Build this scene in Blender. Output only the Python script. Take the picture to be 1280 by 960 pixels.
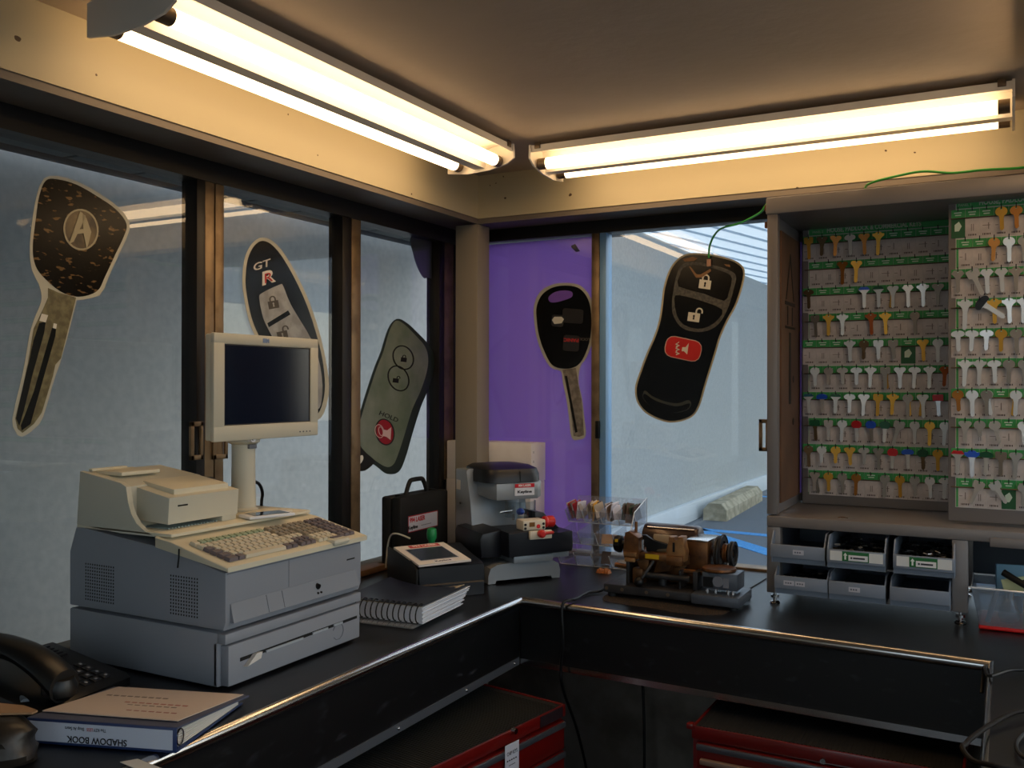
import bpy, bmesh, math, random
from mathutils import Vector, Matrix
from mathutils.geometry import tessellate_polygon
random.seed(7)
for o in list(bpy.data.objects): bpy.data.objects.remove(o)
S = bpy.context.scene
COL = S.collection
# ------------------------------------------------------------------ camera
F_PX = 1157.85
YAW, PITCH, ROLL = math.radians(28.2176), math.radians(0.104), math.radians(0.11)
CAM = Vector((0, 0, 1.5))
_f = Vector((-math.sin(YAW)*math.cos(PITCH), math.cos(YAW)*math.cos(PITCH), math.sin(PITCH)))
_r = Vector((math.cos(YAW), math.sin(YAW), 0)); _u = _r.cross(_f)
CR = _r*math.cos(ROLL)+_u*math.sin(ROLL); CU = -_r*math.sin(ROLL)+_u*math.cos(ROLL); CF = _f
cd = bpy.data.cameras.new('camera'); cam = bpy.data.objects.new('camera', cd); COL.objects.link(cam)
cam.matrix_world = Matrix(((CR.x, CU.x, -CF.x, 0), (CR.y, CU.y, -CF.y, 0), (CR.z, CU.z, -CF.z, 1.5), (0, 0, 0, 1)))
cd.sensor_width = 36; cd.lens = F_PX/1280*36; cd.clip_start = 0.02
S.camera = cam
# ------------------------------------------------------------------ world and exposure
SKY_STRENGTH = 0.33
TUBE_STRENGTH = 7.8
W = bpy.data.worlds.new('sky'); S.world = W; W.use_nodes = True
nt = W.node_tree; nt.nodes.clear()
sk = nt.nodes.new('ShaderNodeTexSky'); sk.sky_type = 'NISHITA'; sk.sun_disc = False
sk.sun_elevation = math.radians(38); sk.sun_rotation = math.radians(60); sk.dust_density = 2.0; sk.air_density = 1.2
bg = nt.nodes.new('ShaderNodeBackground'); bg.inputs[1].default_value = SKY_STRENGTH
wo = nt.nodes.new('ShaderNodeOutputWorld')
mx = nt.nodes.new('ShaderNodeMixRGB'); mx.inputs[0].default_value = 0.6; mx.inputs[2].default_value = (4.6, 5.0, 5.3, 1)
nt.links.new(sk.outputs[0], mx.inputs[1]); nt.links.new(mx.outputs[0], bg.inputs[0]); nt.links.new(bg.outputs[0], wo.inputs[0])
S.view_settings.view_transform = 'Standard'; S.view_settings.look = 'None'
S.view_settings.exposure = 0.0; S.view_settings.gamma = 1.0; S.view_settings.use_curve_mapping = False

# ------------------------------------------------------------------ geometry from the camera's rays
def ray(px, py): return CR*((px-640)/F_PX) - CU*((py-480)/F_PX) + CF
def hx(px, py, x): v = ray(px, py); return CAM + v*((x-CAM.x)/v.x)
def hy(px, py, y): v = ray(px, py); return CAM + v*((y-CAM.y)/v.y)
def hz(px, py, z): v = ray(px, py); return CAM + v*((z-CAM.z)/v.z)
def hp(px, py, p0, n): v = ray(px, py); return CAM + v*((p0-CAM).dot(n)/v.dot(n))

# ------------------------------------------------------------------ materials
MATS = {}
def lin(c):
    if isinstance(c, str):
        c = [int(c[i:i+2], 16)/255 for i in (0, 2, 4)]
    return [((v+0.055)/1.055)**2.4 if v > 0.04045 else v/12.92 for v in c] + [1]
def mat(name, col, rough=0.5, metal=0.0, bump=0, bscale=60, col2=None, cscale=8, lo=0.4, hi=0.6, coat=0, emit=None, es=0, spec=0.5, detail=4, stretch=None, trans=0):
    if name in MATS: return MATS[name]
    m = bpy.data.materials.new(name); m.use_nodes = True; t = m.node_tree
    b = t.nodes['Principled BSDF']; b.inputs['Base Color'].default_value = lin(col)
    b.inputs['Roughness'].default_value = rough; b.inputs['Metallic'].default_value = metal
    b.inputs['Coat Weight'].default_value = coat; b.inputs['Specular IOR Level'].default_value = spec
    b.inputs['Transmission Weight'].default_value = trans
    if emit: b.inputs['Emission Color'].default_value = lin(emit); b.inputs['Emission Strength'].default_value = es
    if col2 or bump:
        tc = t.nodes.new('ShaderNodeTexCoord'); src = tc.outputs['Object']
        if stretch:
            mp = t.nodes.new('ShaderNodeMapping'); mp.inputs['Scale'].default_value = stretch
            t.links.new(src, mp.inputs[0]); src = mp.outputs[0]
    if col2:
        n = t.nodes.new('ShaderNodeTexNoise'); n.inputs['Scale'].default_value = cscale; n.inputs['Detail'].default_value = detail
        t.links.new(src, n.inputs['Vector'])
        r = t.nodes.new('ShaderNodeValToRGB'); r.color_ramp.elements[0].position = lo; r.color_ramp.elements[1].position = hi
        r.color_ramp.elements[0].color = lin(col); r.color_ramp.elements[1].color = lin(col2)
        t.links.new(n.outputs['Fac'], r.inputs[0]); t.links.new(r.outputs[0], b.inputs['Base Color'])
    if bump:
        n = t.nodes.new('ShaderNodeTexNoise'); n.inputs['Scale'].default_value = bscale; n.inputs['Detail'].default_value = 5
        t.links.new(src, n.inputs['Vector'])
        bp = t.nodes.new('ShaderNodeBump'); bp.inputs['Strength'].default_value = bump; bp.inputs['Distance'].default_value = 0.002
        t.links.new(n.outputs['Fac'], bp.inputs['Height']); t.links.new(bp.outputs[0], b.inputs['Normal'])
    MATS[name] = m; return m
def glass(name, tint=(0.93, 0.96, 0.97), base=0.08, rough=0.0, haze=0.0, hazecol=(0.8, 0.85, 0.9)):
    m = bpy.data.materials.new(name); m.use_nodes = True; t = m.node_tree; t.nodes.clear()
    lw = t.nodes.new('ShaderNodeLayerWeight'); lw.inputs[0].default_value = 0.5
    pw = t.nodes.new('ShaderNodeMath'); pw.operation = 'POWER'; pw.inputs[1].default_value = 5
    ma = t.nodes.new('ShaderNodeMath'); ma.operation = 'MULTIPLY_ADD'; ma.inputs[1].default_value = 1-base; ma.inputs[2].default_value = base
    tr = t.nodes.new('ShaderNodeBsdfTransparent'); tr.inputs[0].default_value = (*tint, 1)
    gl = t.nodes.new('ShaderNodeBsdfGlossy'); gl.inputs['Roughness'].default_value = rough
    df = t.nodes.new('ShaderNodeBsdfDiffuse'); df.inputs[0].default_value = (*hazecol, 1)
    m1 = t.nodes.new('ShaderNodeMixShader'); m1.inputs[0].default_value = haze
    m2 = t.nodes.new('ShaderNodeMixShader'); o = t.nodes.new('ShaderNodeOutputMaterial')
    t.links.new(lw.outputs['Facing'], pw.inputs[0]); t.links.new(pw.outputs[0], ma.inputs[0])
    t.links.new(tr.outputs[0], m1.inputs[1]); t.links.new(df.outputs[0], m1.inputs[2])
    t.links.new(ma.outputs[0], m2.inputs[0]); t.links.new(m1.outputs[0], m2.inputs[1]); t.links.new(gl.outputs[0], m2.inputs[2])
    t.links.new(m2.outputs[0], o.inputs[0]); MATS[name] = m; return m
def translucent(name, col, mix=0.6, stripe=None):
    m = bpy.data.materials.new(name); m.use_nodes = True; t = m.node_tree; t.nodes.clear()
    d = t.nodes.new('ShaderNodeBsdfDiffuse'); d.inputs[0].default_value = lin(col)
    r = t.nodes.new('ShaderNodeBsdfTranslucent'); r.inputs[0].default_value = lin(col)
    x = t.nodes.new('ShaderNodeMixShader'); x.inputs[0].default_value = mix
    o = t.nodes.new('ShaderNodeOutputMaterial')
    t.links.new(d.outputs[0], x.inputs[1]); t.links.new(r.outputs[0], x.inputs[2]); t.links.new(x.outputs[0], o.inputs[0])
    MATS[name] = m; return m
def emitter(name, col, s):
    m = bpy.data.materials.new(name); m.use_nodes = True; t = m.node_tree; t.nodes.clear()
    e = t.nodes.new('ShaderNodeEmission'); e.inputs[0].default_value = lin(col); e.inputs[1].default_value = s
    o = t.nodes.new('ShaderNodeOutputMaterial'); t.links.new(e.outputs[0], o.inputs[0]); MATS[name] = m; return m

# ------------------------------------------------------------------ mesh builder
class MB:
    def __init__(s, *mats): s.bm = bmesh.new(); s.mats = list(mats); s.mi = 0
    def use(s, i): s.mi = i; return s
    def _tag(s, fs):
        for f in fs: f.material_index = s.mi
    def box(s, a, b, bev=0, seg=2, M=None):
        bm = s.bm; x0, y0, z0 = a; x1, y1, z1 = b
        x0, x1 = min(x0, x1), max(x0, x1); y0, y1 = min(y0, y1), max(y0, y1); z0, z1 = min(z0, z1), max(z0, z1)
        P = [(x0,y0,z0),(x1,y0,z0),(x1,y1,z0),(x0,y1,z0),(x0,y0,z1),(x1,y0,z1),(x1,y1,z1),(x0,y1,z1)]
        vs = [bm.verts.new(M @ Vector(p) if M else p) for p in P]
        fs = [bm.faces.new([vs[i] for i in q]) for q in ((0,3,2,1),(4,5,6,7),(0,1,5,4),(1,2,6,5),(2,3,7,6),(3,0,4,7))]
        s._tag(fs)
        if bev:
            es = list({e for f in fs for e in f.edges})
            r = bmesh.ops.bevel(bm, geom=es, offset=bev, segments=seg, affect='EDGES', profile=0.5, clamp_overlap=True)
            s._tag(r['faces'])
        return s
    def hull8(s, bot, top):
        bm = s.bm; n = len(bot)
        vb = [bm.verts.new(p) for p in bot]; vt = [bm.verts.new(p) for p in top]
        fs = [bm.faces.new(vb[::-1]), bm.faces.new(vt)]
        for i in range(n): fs.append(bm.faces.new((vb[i], vb[(i+1) % n], vt[(i+1) % n], vt[i])))
        s._tag(fs); return s
    def prism(s, pts, d, bev=0):
        """3-D polygon pts extruded by vector d"""
        d = Vector(d); bm = s.bm
        A = [Vector(p) for p in pts]
        a = [bm.verts.new(p) for p in A]; b = [bm.verts.new(p+d) for p in A]
        if len(A) > 12 or not bev:
            fs = []
            for t in tessellate_polygon([A]):
                fs.append(bm.faces.new([a[i] for i in t])); fs.append(bm.faces.new([b[i] for i in t[::-1]]))
            for i in range(len(a)):
                j = (i+1) % len(a); fs.append(bm.faces.new((a[i], a[j], b[j], b[i])))
            s._tag(fs); return s
        f0 = bm.faces.new(a[::-1]); f1 = bm.faces.new(b); fs = [f0, f1]
        for i in range(len(a)):
            j = (i+1) % len(a); fs.append(bm.faces.new((a[i], a[j], b[j], b[i])))
        s._tag(fs)
        es = list(set(f0.edges) | set(f1.edges))
        r = bmesh.ops.bevel(bm, geom=es, offset=bev, segments=2, affect='EDGES', profile=0.5, clamp_overlap=True); s._tag(r['faces'])
        big = [f for f in fs if f.is_valid and len(f.verts) > 4]
        if big: bmesh.ops.triangulate(bm, faces=big)
        return s
    def rings(s, R, cap=True, closed=False):
        bm = s.bm; V = [[bm.verts.new(p) for p in r] for r in R]; n = len(R[0]); fs = []
        K = len(V) if closed else len(V)-1
        for k in range(K):
            A, B = V[k], V[(k+1) % len(V)]
            for i in range(n):
                fs.append(bm.faces.new((A[i], A[(i+1) % n], B[(i+1) % n], B[i])))
        if cap and not closed: fs.append(bm.faces.new(V[0][::-1])); fs.append(bm.faces.new(V[-1]))
        s._tag(fs); return s
    def cyl(s, p0, p1, r0, r1=None, seg=16):
        p0, p1 = Vector(p0), Vector(p1); r1 = r0 if r1 is None else r1
        d = (p1-p0).normalized(); a = d.orthogonal().normalized(); b = d.cross(a)
        R = [[p+(a*math.cos(2*math.pi*i/seg)+b*math.sin(2*math.pi*i/seg))*r for i in range(seg)] for p, r in ((p0, r0), (p1, r1))]
        return s.rings(R)
    def lathe(s, p0, axis, prof, seg=20):
        p0 = Vector(p0); d = Vector(axis).normalized(); a = d.orthogonal().normalized(); b = d.cross(a)
        R = [[p0+d*h+(a*math.cos(2*math.pi*i/seg)+b*math.sin(2*math.pi*i/seg))*max(r, 1e-4) for i in range(seg)] for r, h in prof]
        return s.rings(R)
    def tube(s, pts, r, seg=8, closed=False):
        P = [Vector(p) for p in pts]; R = []; n = len(P); ref = None
        for i, p in enumerate(P):
            if closed: t = P[(i+1) % n]-P[i-1]
            else: t = P[min(i+1, n-1)]-P[max(i-1, 0)]
            t.normalize()
            if ref is None: ref = t.orthogonal().normalized()
            ref = (ref - t*ref.dot(t)).normalized(); b = t.cross(ref)
            R.append([p+(ref*math.cos(2*math.pi*k/seg)+b*math.sin(2*math.pi*k/seg))*r for k in range(seg)])
        return s.rings(R, closed=closed)
    def ball(s, c, r, sc=(1, 1, 1), seg=14):
        c = Vector(c); n = seg//2+1
        R = []
        for k in range(n+1):
            th = math.pi*k/n; rr = max(math.sin(th), 0.01)
            R.append([c+Vector((math.cos(2*math.pi*i/seg)*rr*r*sc[0], math.sin(2*math.pi*i/seg)*rr*r*sc[1], -math.cos(th)*r*sc[2])) for i in range(seg)])
        return s.rings(R)
    def quad(s, a, b, c, d):
        f = s.bm.faces.new([s.bm.verts.new(p) for p in (a, b, c, d)]); s._tag([f]); return s

def wm(o): return (wm(o.parent) @ o.matrix_basis) if o.parent else o.matrix_basis.copy()
def obj(name, mb, parent=None, angle=35, keep=False):
    me = bpy.data.meshes.new(name)
    bmesh.ops.recalc_face_normals(mb.bm, faces=mb.bm.faces)
    mb.bm.to_mesh(me); mb.bm.free()
    for m in mb.mats: me.materials.append(m)
    me.shade_smooth(); me.set_sharp_from_angle(angle=math.radians(angle))
    o = bpy.data.objects.new(name, me); COL.objects.link(o)
    if parent:
        o.parent = parent; me.transform(wm(parent).inverted())
    elif not keep and len(me.vertices):
        xs = [v.co.x for v in me.vertices]; ys = [v.co.y for v in me.vertices]; zs = [v.co.z for v in me.vertices]
        c = Vector(((min(xs)+max(xs))/2, (min(ys)+max(ys))/2, min(zs)))
        me.transform(Matrix.Translation(-c)); o.location = c
    return o
def tag(o, label, cat, group=None):
    o['label'] = label; o['category'] = cat
    if group: o['group'] = group
    return o
def thing(name, label, cat, loc, group=None, rz=0):
    o = bpy.data.objects.new(name, None); COL.objects.link(o); o.location = loc; o.rotation_euler.z = rz
    o.empty_display_size = 0.05
    return tag(o, label, cat, group)
def struct(o): o['kind'] = 'structure'; return o
def lab(o, l): o['label'] = l; return o
def text(name, body, m, org, right, up, size, parent=None, depth=0.0004, align='CENTER', bold=0.0, sx=1.0, shear=0):
    cu = bpy.data.curves.new(name, 'FONT'); cu.body = body; cu.size = size; cu.align_x = align; cu.align_y = 'CENTER'
    cu.extrude = depth; cu.offset = bold; cu.resolution_u = 3; cu.shear = shear
    t = bpy.data.objects.new(name, cu); me = bpy.data.meshes.new_from_object(t)
    bpy.data.objects.remove(t); bpy.data.curves.remove(cu)
    R = Vector(right).normalized(); U = Vector(up).normalized(); N = R.cross(U)
    O = Vector(org)
    M = Matrix(((R.x*sx, U.x, N.x, O.x), (R.y*sx, U.y, N.y, O.y), (R.z*sx, U.z, N.z, O.z), (0, 0, 0, 1)))
    me.transform(M); me.materials.clear(); me.materials.append(m)
    o = bpy.data.objects.new(name, me); COL.objects.link(o)
    if parent: o.parent = parent; me.transform(wm(parent).inverted())
    return o
def smooth(P, n=5, closed=True):
    """Catmull-Rom through 2-D/3-D points"""
    P = [Vector(p) for p in P]; out = []; L = len(P)
    for i in range(L if closed else L-1):
        p0 = P[i-1] if (closed or i) else P[0]; p1 = P[i]; p2 = P[(i+1) % L]; p3 = P[(i+2) % L] if (closed or i+2 < L) else P[-1]
        for k in range(n):
            t = k/n
            out.append(0.5*((2*p1)+(-p0+p2)*t+(2*p0-5*p1+4*p2-p3)*t*t+(-p0+3*p1-3*p2+p3)*t**3))
    if not closed: out.append(P[-1])
    return out
def ellipse(cx, cy, rx, ry, rot=0, n=20):
    c, s = math.cos(math.radians(rot)), math.sin(math.radians(rot))
    return [(cx+rx*math.cos(2*math.pi*i/n)*c-ry*math.sin(2*math.pi*i/n)*s, cy+rx*math.cos(2*math.pi*i/n)*s+ry*math.sin(2*math.pi*i/n)*c) for i in range(n)]
def rrect(cx, cy, w, h, r, rot=0):
    P = []
    for sx, sy, a0 in ((1, 1, 0), (-1, 1, 90), (-1, -1, 180), (1, -1, 270)):
        for k in range(4):
            a = math.radians(a0+k*30); P.append((sx*(w/2-r)+r*math.cos(a), sy*(h/2-r)+r*math.sin(a)))
    c, s = math.cos(math.radians(rot)), math.sin(math.radians(rot))
    return [(cx+x*c-y*s, cy+x*s+y*c) for x, y in P]

# ================================================================== MATERIALS IN USE
PLASTER = mat('plaster_ceiling', 'c2b09a', 0.75, bump=0.6, bscale=30, col2='b3a28c', cscale=3, lo=0.3, hi=0.75)
CREAM = mat('bulkhead_paint', 'bdb293', 0.6, bump=0.25, bscale=25)
def chips(m, dark, scale, thr):
    t = m.node_tree; b = t.nodes['Principled BSDF']
    tc = t.nodes.new('ShaderNodeTexCoord'); n = t.nodes.new('ShaderNodeTexNoise'); n.inputs['Scale'].default_value = scale; n.inputs['Detail'].default_value = 1
    r = t.nodes.new('ShaderNodeValToRGB'); r.color_ramp.elements[0].position = thr; r.color_ramp.elements[1].position = thr+0.01
    r.color_ramp.elements[0].color = b.inputs['Base Color'].default_value; r.color_ramp.elements[1].color = lin(dark)
    t.links.new(tc.outputs['Object'], n.inputs['Vector']); t.links.new(n.outputs['Fac'], r.inputs[0]); t.links.new(r.outputs[0], b.inputs['Base Color'])
chips(CREAM, '4a3524', 42, 0.775)
COLUMN = mat('column_paint', '8b8274', 0.55, bump=0.1, bscale=30)
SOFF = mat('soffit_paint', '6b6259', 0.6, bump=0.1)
FRAME = mat('bronze_frame', '8a7458', 0.42, metal=0.55, bump=0.1, bscale=80, col2='6f5b44', cscale=14, lo=0.45, hi=0.65)
FRAMED = mat('dark_frame', '1e1a18', 0.45, metal=0.3)
GLASS = glass('window_glass', base=0.055)
GLASS2 = glass('display_guard', tint=(0.8, 0.85, 0.88), base=0.1)
ACRYL = glass('clear_acrylic', tint=(0.95, 0.96, 0.98), base=0.07, haze=0.07, hazecol=(.9, .92, 1))
ACRYLE = glass('edge_highlight', tint=(0.9, 0.95, 1.0), base=0.2, haze=0.8, rough=0.15, hazecol=(.95, .97, 1))  # whitened so the bright highlight on clear edges is in the colour
PTUB = glass('cloudy_plastic', tint=(0.75, 0.8, 0.85), base=0.05, haze=0.17, rough=0.2, hazecol=(0.55, 0.62, 0.7))
BLACKLAM = mat('black_laminate', '0b0b0e', 0.33, bump=0.05, bscale=40, col2='15151a', cscale=5, lo=0.45, hi=0.7)
APRON = mat('apron_laminate', '09090b', 0.4, col2='2b2c31', cscale=22, lo=0.60, hi=0.76, detail=8, stretch=(1, .7, 1.6))
CHROME = mat('chrome_trim', 'c9c6c4', 0.18, metal=1.0)
ALU = mat('aluminium', '8f959e', 0.38, metal=0.8, bump=0.1)
DWOOD = mat('under_board', '8d857c', 0.7, col2='6f655c', cscale=6, bump=0.2)
FLOORM = mat('floor_vinyl', '2a2725', 0.5, col2='37322e', cscale=12)
BEIGE = mat('beige_plastic', 'c9c5b4', 0.5, bump=0.06, bscale=300)
BEIGEL = mat('beige_plastic_light', 'd8d0b8', 0.5, bump=0.05, bscale=300)
GREYP = mat('grey_plastic', '8d919a', 0.55, bump=0.08, bscale=300)
GREYPD = mat('grey_plastic_dark', '6f737d', 0.6)
BLK = mat('black_plastic', '070709', 0.45, spec=.35)
BLKM = mat('black_matte', '070708', 0.65, bump=0.1, bscale=200)
BLKB = mat('black_blue_plastic', '10131c', 0.38)
WHITE = mat('white_plastic', 'e6e6ea', 0.35)
PAPER = mat('paper', 'dcd6cf', 0.7)
RED = mat('red_plastic', 'c8201c', 0.35)
REDM = mat('red_enamel', '6a0d0a', 0.33, coat=0.3)
ORNG = mat('orange_plastic', 'd8571a', 0.4)
GREENW = mat('green_wire', '2f9a35', 0.4)
STEEL = mat('cabinet_steel', '857f7d', 0.42, metal=0.35, bump=0.05, bscale=60)
DARKIN = mat('dark_void', '0b0a0b', 0.8)
def P(c, name=None, r=0.5, **k): return mat(name or ('print_'+c), c, r, spec=.25, **k)

# ================================================================== SETTING
# planes
XG, YG = -1.80, 2.95          # glass planes
XB, YB = -1.592, 2.722        # bulkhead faces
ZB, ZC = 2.068, 2.214         # bulkhead lower edge, ceiling
XR, YR = 0.66, -1.3           # right and rear wall
m = MB(PLASTER); m.box((XG-.1, YR-.1, ZC), (XR+.1, YG+.1, ZC+.06)); struct(obj('ceiling', m, keep=True))
m = MB(FLOORM); m.box((XG-.05, YR-.05, .001), (XR+.05, YG+.05, 0.012)); struct(obj('floor', m, keep=True))
# bulkheads round the room
m = MB(CREAM, SOFF)
m.box((XG-.06, YR, ZB), (XB, YG+.06, ZC)); o = struct(obj('trim_1', m, keep=True))
m = MB(CREAM); m.box((XB, YB, ZB), (XR-.21, YG+.06, ZC)); struct(obj('trim_2', m, keep=True))
m = MB(CREAM); m.box((XR-.21, YR, ZB), (XR+.06, YG+.06, ZC)); struct(obj('trim_3', m, keep=True))
# dark soffit under the bulkheads
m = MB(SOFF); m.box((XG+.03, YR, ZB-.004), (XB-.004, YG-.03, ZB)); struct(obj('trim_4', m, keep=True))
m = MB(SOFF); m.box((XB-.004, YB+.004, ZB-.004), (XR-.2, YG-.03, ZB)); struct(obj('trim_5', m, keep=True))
m = MB(SOFF); m.box((XB-.012, YR, ZB-.018), (XB-.001, YB+.01, ZB-.004)); m.box((XB-.001, YB+.001, ZB-.018), (XR-.21, YB+.012, ZB-.004)); struct(obj('trim_10', m, keep=True))  # lip added to block the tubes' reflection in the left glass
m = MB(COLUMN); m.box((-1.68, 2.717, 0), (-1.592, 2.80, ZB-.018), 0.003); struct(obj('trim_6', m, keep=True))
# solid low walls below the glass
for nm, a, b in (('wall_left', (XG-.06, YR, 0), (XG+.01, YG+.06, .9)), ('wall_back', (XG+.01, YG-.01, 0), (XR+.06, YG+.06, .9)), ('wall_right', (XR, YR, 0), (XR+.06, YG-.01, .9))):
    m = MB(DWOOD); m.box(a, b); struct(obj(nm, m, keep=True))
m = MB(CREAM); m.box((XG-.06, YR-.06, 0), (-1.0, YR, ZC)); m.box((.1, YR-.06, 0), (XR+.06, YR, ZC)); m.box((-1.0, YR-.06, 2.05), (.1, YR, ZC)); struct(obj('wall_rear', m, keep=True))

def handle(parent, P0, axis, w, h, d):
    """flat rectangular pull: P0 centre, axis 'x' or 'y' = glass normal"""
    m = MB(FRAME); x, y, z = P0; t = .006
    for a0, a1, z0, z1 in ((-w/2, w/2, h/2-.012, h/2), (-w/2, w/2, -h/2, -h/2+.012), (-w/2, -w/2+.011, -h/2, h/2), (w/2-.009, w/2, -h/2, h/2)):
        if axis == 'x': m.box((x-.002, y+a0, z+z0), (x+t, y+a1, z+z1), .001)
        else: m.box((x+a0, y-t, z+z0), (x+a1, y+.002, z+z1), .001)
    return lab(obj('pull_handle', m, parent), 'flat bronze rectangular pull')

def window_left(n, y0, y1, posts):
    w = bpy.data.objects.new('window_%d' % n, None); COL.objects.link(w); w.location = (XG, (y0+y1)/2, .9); struct(w)
    m = MB(GLASS); m.box((XG-.003, y0, .93), (XG+.003, y1, 2.02)); obj('pane', m, w)
    m = MB(FRAMED, FRAME)
    m.box((XG-.035, y0, 2.012), (XG+.028, y1, ZB-.002)); m.use(1).box((XG-.035, y0, .9), (XG+.028, y1, .935), .002); obj('rail', m, w)
    for a, b, mt in posts:
        m = MB(mt); m.box((XG-.03, a, .935), (XG+.024, b, 2.012), .0015); obj('stile', m, w)
    return w
w1 = window_left(1, YR, 1.715, [(1.655, 1.682, FRAMED), (1.682, 1.712, FRAME)])
w2 = window_left(2, 1.715, 2.27, [(1.716, 1.745, FRAME), (2.225, 2.268, FRAMED)])
w3 = window_left(3, 2.27, 2.95, [(2.27, 2.315, FRAME), (2.765, 2.80, FRAMED), (2.80, 2.86, FRAME), (2.86, 2.95, FRAMED)])
pp = hx(243, 551, XG+.024); handle(w1, (XG+.024, pp.y+.004, pp.z), 'x', .04, .095, .01)
pp = hx(274, 553, XG+.024); handle(w2, (XG+.024, pp.y, pp.z), 'x', .05, .085, .01)

def window_back(n, x0, x1, posts, rail=FRAME):
    w = bpy.data.objects.new('window_%d' % n, None); COL.objects.link(w); w.location = ((x0+x1)/2, YG, .9); struct(w)
    m = MB(GLASS); m.box((x0, YG-.003, .93), (x1, YG+.003, 2.02)); obj('pane', m, w)
    m = MB(FRAMED, FRAME); m.box((x0, YG-.028, 2.022), (x1, YG+.035, ZB-.002)); m.use(1).box((x0, YG-.028, .9), (x1, YG+.035, .928), .002); obj('rail', m, w)
    for a, b, mt in posts:
        m = MB(mt); m.box((a, YG-.024, .928), (b, YG+.03, 2.022), .0015); obj('stile', m, w)
    return w
w4 = window_back(4, -1.80, -1.232, [(-1.795, -1.72, FRAMED), (-1.262, -1.233, FRAME)])
w5 = window_back(5, -1.232, XR, [(-1.2315, -1.208, mat('blue_gasket', '6f9cc8', .4)), (XR-.04, XR-.002, FRAME), (-.02, .03, FRAME)])
pp = hy(955, 544, YG-.024); handle(w5, (pp.x, YG-.024, pp.z), 'y', .03, .1, .01)
m = MB(BLK); pp = hy(748, 537, YG-.026); m.box((pp.x-.008, YG-.036, pp.z-.03), (pp.x+.006, YG-.024, pp.z+.03), .002); obj('latch', m, w4)
# right hand windows and rear doorway glass
w6 = bpy.data.objects.new('window_6', None); COL.objects.link(w6); w6.location = (XR, .8, .9); struct(w6)
m = MB(GLASS); m.box((XR-.003, YR, .93), (XR+.003, YG-.02, 2.02)); obj('pane', m, w6)
m = MB(FRAME); m.box((XR-.03, YR, .9), (XR+.03, YG-.02, .93)); m.box((XR-.03, YR, 2.02), (XR+.03, YG-.02, ZB-.002)); obj('rail', m, w6)
for yy in (-1.27, -.2, .9, 2.0, 2.9):
    m = MB(FRAME); m.box((XR-.025, yy-.025, .93), (XR+.025, yy+.025, 2.02), .002); obj('stile', m, w6)
d1 = bpy.data.objects.new('door_1', None); COL.objects.link(d1); d1.location = (-.45, YR-.03, 0.012); struct(d1)
m = MB(GLASS); m.box((-.94, YR-.035, .2), (.04, YR-.029, 1.98)); obj('pane', m, d1)
m = MB(FRAME); m.box((-.998, YR-.05, .014), (-.94, YR-.012, 2.045)); m.box((.04, YR-.05, .014), (.098, YR-.012, 2.045)); m.box((-.94, YR-.05, .014), (.04, YR-.012, .2)); m.box((-.94, YR-.05, 1.98), (.04, YR-.012, 2.045)); obj('door_frame', m, d1)

# ------------------------------------------------------------------ outside
ASPH = mat('asphalt', '5d646d', 0.9, bump=0.6, bscale=150, col2='757b84', cscale=90, lo=0.35, hi=0.65)
WALLO = mat('outside_wall', 'b9bcbb', 0.85, bump=0.35, bscale=90, col2='aeb2b2', cscale=30, lo=.35, hi=.65)
m = MB(ASPH); m.box((-12, -14, -.12), (22, 46, 0)); struct(obj('trim_7', m, keep=True)).name = 'floor_1'
XW = -3.16
m = MB(WALLO); m.box((XW-.25, -6, -.05), (XW, 40, 3.0)); struct(obj('wall_outside', m, keep=True))
m = MB(mat('curb_paint', 'd5dbdf', 0.7, bump=.2)); m.box((XW, -6, 0), (XW+.07, 40, .21), .008); struct(obj('baseboard_outside', m, keep=True))
# eaves over the left side of the kiosk: boards with open joints
EAVE = mat('eave_board', '6d7070', 0.7)
m = MB(EAVE)
ev = struct(obj('trim_8', MB(EAVE).box((XW+.10, -8, 2.345), (XG-.06, 4.8, 2.37)), keep=True))  # widened and run on out of view to shade the outside wall
yy = -1.4
while yy < 4.75:
    obj('eave_panel', MB(EAVE).box((XW+.13, yy+.006, 2.325), (XG-.07, min(yy+.290, 4.8), 2.344), .003), ev); yy += .3
m = MB(mat('fascia_paint', '5a5f63', .7)); m.box((XW+.08, -8, 2.315), (XW+.099, 4.82, 2.40)); struct(obj('trim_9', m, keep=True))
m = MB(mat('torn_film', '4c4f58', .5))
c = [hx(a, b, XG-.012) for a, b in smooth([(514, 296), (516, 316), (522, 335), (529, 347), (534, 347), (544, 346), (546, 320), (545, 299)], 4)]
m.prism(c, (.004, 0, 0)); tag(obj('window_film', m), 'dark torn film scrap hanging in top corner of third left window', 'film')
# translucent canopy over the lot
CAN = translucent('canopy_sheet', 'f6fafc', 0.8)
cn = thing('canopy', 'pale ribbed canopy roof over the parking lot beyond the clear window', 'canopy', (0, 7, 3.0))
m = MB(CAN); m.box((XW-.2, 7.2, 3.01), (9, 30, 3.03)); obj('roof_sheet', m, cn)
RIB = translucent('canopy_rib', 'dfe8f0', .7)
m = MB(RIB)
a = math.radians(12.6); dv = Vector((math.sin(a), math.cos(a), 0))
for k in range(26):
    m2 = MB(RIB); x0 = XW-3.2+k*.30
    p0 = Vector((x0, 7.25, 3.0)); p1 = p0+dv*18
    if p0.x < XW-.15: p0 = p0+dv*((XW-.15-p0.x)/dv.x)
    if p0.y > 24: continue
    n = Vector((dv.y, -dv.x, 0))*.011
    m2.hull8([p0-n+Vector((0,0,-.008)), p0+n+Vector((0,0,-.008)), p1+n+Vector((0,0,-.008)), p1-n+Vector((0,0,-.008))], [p0-n+Vector((0,0,.009)), p0+n+Vector((0,0,.009)), p1+n+Vector((0,0,.009)), p1-n+Vector((0,0,.009))])
    obj('rib', m2, cn)
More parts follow.
